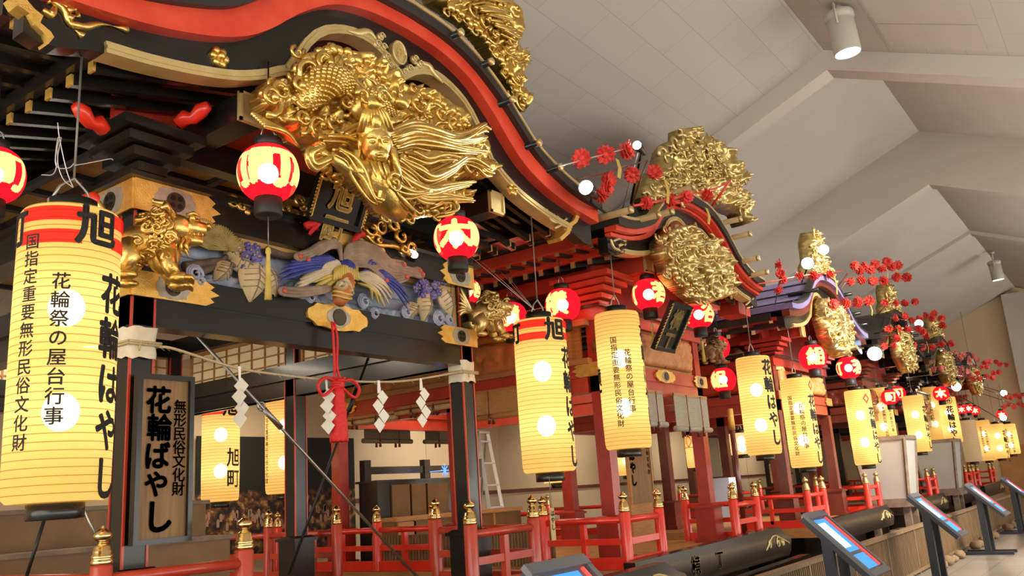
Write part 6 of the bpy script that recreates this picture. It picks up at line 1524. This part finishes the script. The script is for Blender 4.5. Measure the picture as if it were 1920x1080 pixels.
# ================================================================== FARTHER FLOATS
M3 = dict(roof=PURP, edge=DKROOF, band=MARO, barge=LACQ, trim=GOLDT, soffit=REDS, rafter=REDS, rcap=WHITEPT, eave=DKROOF, purlin=REDS, pcap=GOLDT, gwall=REDS, post=MARO, base=MARO, beam=REDS)
M4 = dict(roof=DKROOF, edge=LACQ, band=LACQ, barge=LACQ, trim=GOLDT, soffit=LACQ, rafter=LACQ, rcap=GOLDP, eave=LACQ, purlin=LACQ, pcap=GOLDT, gwall=REDS, post=MARO, base=MARO, beam=MARO)
M5 = dict(M4, band=MARO, post=LACQ, base=LACQ, beam=LACQ, gwall=LACQ)
M6 = dict(M3, roof=DKROOF, band=REDS, post=REDD, base=REDD, beam=REDD)
far = []
for (lab, cx, k, zb, M, hw) in (('third festival float with violet-grey roof, between the red float and the white andons', 15.2, .82, 3.86, M3, 1.35), ('fourth festival float, dark lacquer, behind the first white andon', 20.65, .80, 3.98, M4, 1.3),
                                ('fifth festival float, dark lacquer, beyond the second white andon', 25.85, .78, 3.98, M5, 1.3), ('farthest festival float, small and reddish, before the end wall', 30.6, .76, 3.98, M6, 1.3)):
    fl, fu, fz = float_shell('festival_float', lab, cx, cx+.05, k, zb, M, Y0=4.72, Yr=8.8, hw=hw, deck=.83, ped=(.26, 1.3), head=(2.80, 2.94, 3.36, 3.5), detail=False, pw=.16)
    for (x, y) in ((cx-2.1, 4.17), (cx-1.3, 4.17), (cx+1.3, 4.17), (cx+2.1, 4.17), (cx-2.1, 5.3), (cx+2.1, 5.3), (cx-2.1, 6.9), (cx-2.1, 8.8)): rail_post(fl, x, y, DK, 1.36, RED, M_CAPD)
    rails(fl, (cx-2.1, 4.17), (cx-1.3, 4.17), DK, 1.36, RED, 0); rails(fl, (cx+1.3, 4.17), (cx+2.1, 4.17), DK, 1.36, RED, 0); rails(fl, (cx-2.1, 4.17), (cx-2.1, 5.3), DK, 1.36, RED, 1); rails(fl, (cx+2.1, 4.17), (cx+2.1, 5.3), DK, 1.36, RED, 0); rails(fl, (cx-2.1, 6.9), (cx-2.1, 8.8), DK, 1.36, RED, 2)
    MB().box((cx-2.2, 4.05, DK-.14), (cx+2.2, 9.2, DK-.005)).build('lower_deck', WOOD if M is M3 else GREYT, fl)
    shaft(fl, cx-2.2, cx+1.9, 3.93, .60, .37); 
    if cx < 17: shaft(fl, cx-2.0, cx+1.9, 3.72, .22, .26)
    # gilt gable carving, ridge ornament
    g = cx+.05; Yc = 4.04
    pl = [(g+a*k, zb+(b-4.05)*k) for a, b in ((-1.0, 4.35), (-.85, 4.7), (-.55, 4.86), (-.25, 4.84), (0, 4.72), (.25, 4.84), (.55, 4.86), (.85, 4.68), (1.0, 4.3), (.9, 3.95), (.55, 3.72), (.1, 3.62), (-.4, 3.72), (-.85, 3.98))]
    mb = MB(); relief(mb, pl, Yc, .18, cell=.019, nsw=44, seed=int(cx), hole=.08, back=.06, wave=1.4, dome=.6)
    for j in range(14): a = j*2*pi/14; c0 = Vector((g, Yc-.2, zb+.25*k)); mb.tube([c0+Vector((.1*cos(a), 0, .1*sin(a))), c0+Vector((.3*cos(a+.3), -.03, .3*sin(a+.3))), c0+Vector((.45*cos(a+.5), .08, .42*sin(a+.5)))], [.05, .045, .012], 6)
    deco(mb, rng, pl, Yc-.14, 60, .05, .10); mb.build('gilt_carving', GOLDD, fl)
    if cx < 28:
        z0 = zb+(5.27-4.05)*k
        pl = [(g-.75, z0-.05), (g-.7, z0+.25), (g-.45, z0+.4), (g-.42, z0+.75), (g-.15, z0+1.0), (g+.1, z0+1.05), (g+.4, z0+.85), (g+.55, z0+.5), (g+.85, z0+.35), (g+.95, z0-.1), (g+.6, z0-.02), (g, z0+.06)]
        pl = [(g+(a-g)*.8, z0+(b-z0)*(.95 if cx < 17 else .75)) for a, b in pl]; mb = MB(); deco(mb, rng, pl, 4.06, 55, .05, .10); relief(mb, pl, 4.2, .2, cell=.02, nsw=40, seed=int(cx)+3, hole=.08, back=.08, wave=1.5, dome=.6)
        mb.build('gilt_ridge_ornament', GOLDD, fl)
    for u in (-1.5, 1.1, 1.6, 2.1) if cx < 18 else (1.5, 2.1): MB().tube([(fu(u), 3.80, fz(zT(u))+.13), (fu(u), 4.3, fz(zT(u))+.13)], .034, 10).build('roof_batten', LACQ, fl)
    rel = MB(); relief(rel, [(cx-1.2, 2.98), (cx+1.2, 2.98), (cx+1.2, 3.34), (cx-1.2, 3.34)], 4.66, .08, cell=.03, nsw=22, seed=21+int(cx), hole=.1, back=.02); rel.build('transom_carving', MARO if M is not M3 else WOODO, fl)
    rel = MB(); sxx = cx-hw-.16; relief(rel, [(4.9, 2.98), (8.6, 2.98), (8.6, 3.34), (4.9, 3.34)], 0, .07, cell=.035, nsw=36, seed=31+int(cx), hole=.1, back=.02, fn=lambda x, y, z, s=sxx: (s+.1+y, x, z)); rel.build('transom_carving', REDD if M is M3 else MARO, fl)
    for x in (cx-hw, cx+hw):
        b = MB()
        for i in range(4): b.box((x-.10-.05*i, 4.56-.06*i, 3.52+.07*i), (x+.10+.05*i, 4.9+.06*i, 3.575+.07*i))
        b.build('bracket_stack', M['beam'], fl)
    x0 = cx-hw-.115; gilt(fl, x0, x0+.4, 2.80, 2.94, 4.595, mat=GOLDD, crest=False); gilt(fl, cx+hw+.115, cx+hw-.3, 2.80, 2.94, 4.595, mat=GOLDD, crest=False)
    if cx < 18:   # roof seams on the violet roof
        L = fl.location
        for u in (-2.35, -2.0, -1.7, -1.4, -1.1): MB().box((fu(u)-.012, 3.96, fz(zT(u))+.085), (fu(u)+.012, 9.4, fz(zT(u))+.105)).build('roof_seam', DKROOF, fl)
    far.append(fl)

# ------------------------------------------------------------------ white paper andon on timber stands
def andon(x, y, label, s=1.0):
    root = thing('white_andon', label, 'paper lantern', (x, y, 0.02), 'large white andon lanterns'); zb_, zt_ = 1.0, 2.15
    wb, wt = .42*s, .56*s
    bd = MB(); v = [(x-wb, y-wb, zb_), (x+wb, y-wb, zb_), (x+wb, y+wb, zb_), (x-wb, y+wb, zb_), (x-wt, y-wt, zt_), (x+wt, y-wt, zt_), (x+wt, y+wt, zt_), (x-wt, y+wt, zt_)]
    bd.add(v, [(3, 2, 1, 0), (4, 5, 6, 7), (0, 1, 5, 4), (1, 2, 6, 5), (2, 3, 7, 6), (3, 0, 4, 7)]).build('paper_panels', ANDON, root)
    fr = MB()
    for i in range(4): fr.bar(v[i], v[i+4], .05, .05); fr.bar(v[i+4], v[4+(i+1) % 4], .06, .07); fr.bar(v[i], v[(i+1) % 4], .06, .07)
    fr.build('timber_frame', GREYT, root)
    MB().box((x-wb-.08, y-wb-.08, zb_-.12), (x+wb+.08, y+wb+.08, zb_-.03)).build('base_board', GREYT, root)
    for sx in (-1, 1): 
        for sy_ in (-1, 1): MB().box((x+sx*wb*.8-.06, y+sy_*wb*.8-.06, .02), (x+sx*wb*.8+.06, y+sy_*wb*.8+.06, zb_-.1)).build('leg', GREYT, root)
    MB().box((x-wb, y-.06, .35), (x+wb, y+.06, .47)).build('stretcher', GREYT, root)
c = at(1640, 775, Y=4.1); andon(17.92, 4.08, 'big tapered white paper andon nearer the viewer, beside the violet-roofed float', .86)
andon(23.25, 4.1, 'big tapered white paper andon farther away, before the fifth float', .84)

# ------------------------------------------------------------------ paper flower branches
def flower_mesh(mat, seed, r=.1):
    mb = MB(); rg = random.Random(seed)
    for layer in range(4):
        n = 9+layer; el = (-.55, -.1, .35, .9)[layer]
        for k in range(n):
            g = 2*pi*(k+.5*layer)/n+rg.uniform(-.1, .1); L = r*rg.uniform(.85, 1.08); d = Vector((cos(g)*cos(el), sin(g)*cos(el), sin(el))); t = Vector((-sin(g), cos(g), 0)); u = d.cross(t)
            c0 = d*r*.12; m_ = d*L*.62+u*r*.08; e = d*L; w = r*.30
            v = [c0, m_+t*w, e, m_-t*w, c0+u*.006, m_+t*w+u*.01, e+u*.006, m_-t*w+u*.01]
            mb.add(v, [(0, 1, 2, 3), (7, 6, 5, 4), (0, 4, 5, 1), (1, 5, 6, 2), (2, 6, 7, 3), (3, 7, 4, 0)])
    mb.ball((0, 0, 0), r*.38, 8, 6); return mb.mesh('paper_flower', mat)
FM = [flower_mesh(PETAL, s) for s in range(3)]; FP = [flower_mesh(PETAL_GLARE, s+9) for s in range(2)]
rgf = random.Random(31)
def branch(label, rodpx, Y, flowers, tags=(), mat=None, size=30, anchor=None, meshes=FM, r=.009):
    A = at(*rodpx[0], Y=Y); root = thing('flower_branch', label, 'paper flowers', tuple(A), 'red paper flower branches')
    P = cr([tuple(at(a, b, Y=Y)) for a, b in rodpx], 4)
    rod_ = MB().tube(P, r, 6)
    if anchor is not None:
        q = min(P, key=lambda p: (Vector(p)-Vector(anchor)).length); rod_.tube([q, anchor], r*1.2, 6)
    rod_.build('rod', mat or MARO, root)
    for (px, py) in flowers:
        c = at(px, py, Y=Y-.01); d = (c-EYE).dot(FW); s = size/2*d/FPX/.1*.95
        o = inst(rgf.choice(meshes), 'paper_flower', root, tuple(c-A), (rgf.uniform(0, 6), rgf.uniform(0, 6), rgf.uniform(0, 6)), (s, s, s))
    for (px, py, h) in tags:
        c = at(px, py, Y=Y-.06); d = (c-EYE).dot(FW); hh = h*d/FPX; mb = MB(); w = .035
        v = [(c.x-w, c.y, c.z), (c.x+w, c.y, c.z), (c.x+w*1.2, c.y-.02, c.z-hh*.5), (c.x+w*.9, c.y, c.z-hh), (c.x-w*.9, c.y, c.z-hh), (c.x-w*.8, c.y-.02, c.z-hh*.5)]; v += [(p[0], p[1]+.004, p[2]) for p in v]
        mb.add(v, [(0, 1, 2, 5), (5, 2, 3, 4), (6, 11, 8, 7), (11, 10, 9, 8), (0, 6, 7, 1), (3, 9, 10, 4), (1, 7, 8, 2), (2, 8, 9, 3), (4, 10, 11, 5), (5, 11, 6, 0)]); mb.build('paper_strip', TAGY, root)
    return root
branch('flower branch with three big red pompoms strung over the gap between black and red floats', [(1047, 312), (1100, 298), (1200, 272)], 3.72, [(1090, 297), (1135, 290), (1177, 282)], [(1157, 298, 38)], ALU, 42, (8.3, 4.3, 4.55), r=.007)
branch('flower branch with red pompoms on a dark rod left of the red float ornament', [(1082, 336), (1140, 322), (1214, 300)], 3.78, [(1143, 337), (1185, 328), (1227, 322), (1141, 350), (1128, 365)], (), MARO, 36, (8.4, 4.3, 4.5))
branch('flower branch on a red hooked rod across the gold ridge ornament of the red float', [(1188, 386), (1260, 372), (1340, 354), (1368, 340)], 3.70, [(1213, 381), (1258, 376), (1287, 370), (1325, 366)], [(1247, 336, 48), (1325, 390, 32)], RED, 30, (10.6, 4.3, 5.0), r=.014)
def hookcup(px, py):
    c = at(px, py, Y=3.7); o = MB().lathe([(.0, -.03), (.05, -.03), (.075, .06), (.068, .06), (.045, -.02)], tuple(c), 14); return o
branch('vertical string of four small red flowers at the right tip of the red float gable', [(1461, 485), (1463, 520), (1460, 552)], 3.9, [(1461, 497), (1463, 513), (1467, 525), (1459, 543)], (), None, 21, (13.2, 4.3, 4.15))
branch('flower branch on a red rod over the violet roof', [(1420, 533), (1500, 518), (1580, 508)], 3.85, [(1498, 518), (1525, 517), (1557, 514)], [(1564, 517, 36)], RED, 22, (14.9, 4.4, 4.6))
branch('upper right flower branch of the violet-roofed float', [(1590, 512), (1640, 502), (1690, 494)], 3.9, [(1603, 498), (1613, 507), (1622, 499), (1632, 506), (1641, 494), (1653, 503), (1663, 491), (1671, 500), (1684, 497)], [(1661, 500, 22), (1680, 503, 26)], None, 21, (16.2, 4.4, 4.6))
branch('second flower branch of the violet-roofed float, just under the upper one', [(1585, 530), (1640, 526), (1705, 520)], 3.85, [(1594, 527), (1614, 526), (1637, 527), (1657, 526), (1681, 520), (1700, 520)], (), None, 21, (16.2, 4.4, 4.5))
branch('flower branch of the violet-roofed float right above its gold gable carving', [(1555, 572), (1600, 568), (1640, 562)], 3.8, [(1564, 570), (1585, 569), (1607, 567), (1629, 564)], [(1632, 572, 20)], None, 24, (15.6, 4.1, 4.2))
branch('upper flower branch of the fourth float, with an upright stem', [(1650, 570), (1700, 568), (1720, 564)], 3.95, [(1659, 568), (1679, 569), (1697, 568), (1716, 566)], (), None, 17, (20.0, 4.4, 4.8))
branch('middle flower branch of the fourth float, lifted at its right end', [(1670, 596), (1720, 602), (1772, 598)], 3.9, [(1680, 596), (1697, 593), (1709, 601), (1724, 598), (1735, 591), (1747, 597), (1751, 588), (1766, 597), (1768, 610)], (), None, 16, (20.6, 4.4, 4.7))
branch('dense flower branch in the middle of the fourth float', [(1655, 630), (1700, 624), (1745, 616)], 3.9, [(1666, 617), (1684, 618), (1703, 617), (1722, 616), (1681, 634), (1700, 633), (1738, 630), (1729, 622)], (), None, 18, (20.2, 4.3, 4.3))
branch('lower flower branch of the fourth float, over its gold carving', [(1650, 650), (1715, 648), (1790, 640)], 3.9, [(1658, 649), (1677, 648), (1697, 647), (1714, 647), (1729, 651), (1748, 650), (1765, 645), (1783, 644)], [(1737, 640, 22)], None, 16, (20.9, 4.3, 4.1))
rgx = random.Random(8)
branch('flower branch of the fifth float, petals coloured pale for glare round its spotlight', [(1750, 690), (1800, 675), (1835, 670)], 3.95, [(1768, 660), (1777, 667), (1790, 664), (1799, 672), (1806, 665), (1815, 675), (1822, 668), (1830, 674)], [(1816, 680, 16)], None, 15, (25.4, 4.3, 4.5), FP)
branch('second flower branch of the fifth float with glare-paled petals, below the glare', [(1745, 705), (1790, 694), (1830, 690)], 3.95, [(1752, 693), (1765, 690), (1778, 688), (1790, 693), (1801, 690), (1812, 696), (1822, 691), (1776, 700), (1800, 703), (1818, 704)], (), None, 15, (25.2, 4.3, 4.2), FP)
branch('flower branch at the right of the fifth float, upper', [(1835, 690), (1870, 680), (1890, 684)], 3.25, [(1840, 688), (1850, 688), (1846, 680), (1855, 678), (1868, 679), (1875, 683), (1886, 684)], (), None, 11, (26.4, 4.4, 4.4))
branch('flower branch at the right of the fifth float, lower', [(1815, 712), (1850, 708), (1875, 700)], 3.3, [(1824, 711), (1837, 710), (1850, 706), (1861, 708), (1862, 699), (1873, 698), (1833, 700)], [(1873, 703, 14)], None, 12, (26.4, 4.4, 4.2))
branch('flower branch of the farthest float, upper', [(1880, 745), (1905, 742), (1920, 738)], 2.95, [(1887, 744), (1895, 746), (1904, 741), (1912, 744), (1919, 739)], (), None, 11, (31.0, 4.4, 4.2))
branch('flower branch of the farthest float, lower', [(1876, 762), (1900, 760), (1920, 756)], 2.95, [(1883, 762), (1892, 759), (1901, 763), (1910, 757), (1918, 760)], (), None, 11, (31.0, 4.4, 4.0))

# ------------------------------------------------------------------ spotlights on the floats
def spot(px, py, w, Y, aim, label, energy, arm=None, lens=None, body=IRON):
    c = at(px, py, Y=Y); dpt = (c-EYE).dot(FW); r = w/2*dpt/FPX; d = (Vector(aim)-c).normalized(); q = Vector((0, 0, -1)).rotation_difference(d).to_matrix()
    root = thing('clip_spotlight', label, 'spotlight', tuple(c), 'small spotlights on the floats'); w_ = lambda p: c+q@p
    MB().lathe([(r*1.08, -.0), (r*1.12, .03), (r*.95, .12), (r*.55, .22), (r*.5, .30), (.0, .31)], n=20, caps=False).xform(w_).build('housing', body, root)
    MB().lathe([(0, .012), (r, .012), (r, .02), (0, .02)], n=20).xform(w_).build('lens', lens or LENSW, root)
    e = c-d*.2
    a = Vector(arm) if arm else e+Vector((.2, .5, -.45))
    MB().tube([e, e+Vector((0, .03, -.08)), a], .013, 6).build('arm', body, root)
    if energy:
        sp_ = bpy.data.lights.new('spot_beam', 'SPOT'); sp_.energy = energy; sp_.color = (1, .9, .74); sp_.spot_size = radians(52); sp_.spot_blend = .7; sp_.shadow_soft_size = max(.03, r)
        so = bpy.data.objects.new('spot_beam', sp_); COL.objects.link(so); so.location = c+d*.02; so.rotation_euler = d.to_track_quat('-Z', 'Y').to_euler()
spot(1098, 351, 27, 3.7, (4.6, 3.3, 4.3), 'bright spotlight over the gap between black and red floats, facing the gold carving', 110, (8.2, 4.3, 4.5))
spot(1194, 272, 16, 3.7, (5.4, 3.2, 5.0), 'small bright spotlight at the tip of the three-pompom branch', 60, (8.6, 4.3, 4.8))
spot(776, 477, 16, 4.72, (4.2, 3.0, 4.3), 'small lit lamp on the beam of the black float, left of a round lantern', 30, (4.95, 4.85, 3.72))
spot(1514, 494, 22, 3.8, (10.4, 3.4, 3.6), 'round bright spotlight left of the pale ornament on the violet roof', 90, (14.9, 4.4, 4.7))
spot(1544, 468, 19, 3.9, (11.2, 3.4, 4.0), 'round bright spotlight on the pale ornament of the violet roof, upper of two', 100, (15.3, 4.4, 4.9))
spot(1640, 663, 26, 3.95, (15.9, 3.5, 3.6), 'bluish white spotlight under the gable of the fourth float', 50, (19.0, 4.5, 4.1), LENSB)
spot(1723, 607, 15, 3.9, (17.9, 3.0, 4.0), 'small bluish spotlight among the red flowers of the fourth float', 50, (21.6, 4.5, 4.6), LENSB)
spot(1768, 664, 15, 3.95, (21.2, 3.4, 3.7), 'glaring spotlight amid flowers coloured pale for its glare', 160, (24.4, 4.4, 4.5))
spot(1832, 700, 12, 3.95, (25.5, 3.2, 4.2), 'glaring spotlight right of the flowers coloured pale for glare', 130, (28.0, 4.4, 4.3))
spot(1793, 725, 16, 4.0, (22.5, 3.4, 3.9), 'white spotlight left of the distant gold gable carving', 60, (26.2, 4.5, 3.9))
spot(1882, 737, 11, 3.4, (27.5, 3.2, 4.0), 'glaring spotlight next to the farthest flower branch', 90, (30.4, 4.4, 4.2))
spot(1881, 783, 11, 3.5, (27.0, 3.4, 3.6), 'tiny glaring lamp over the last tall lanterns', 40, (31.0, 4.5, 3.7))
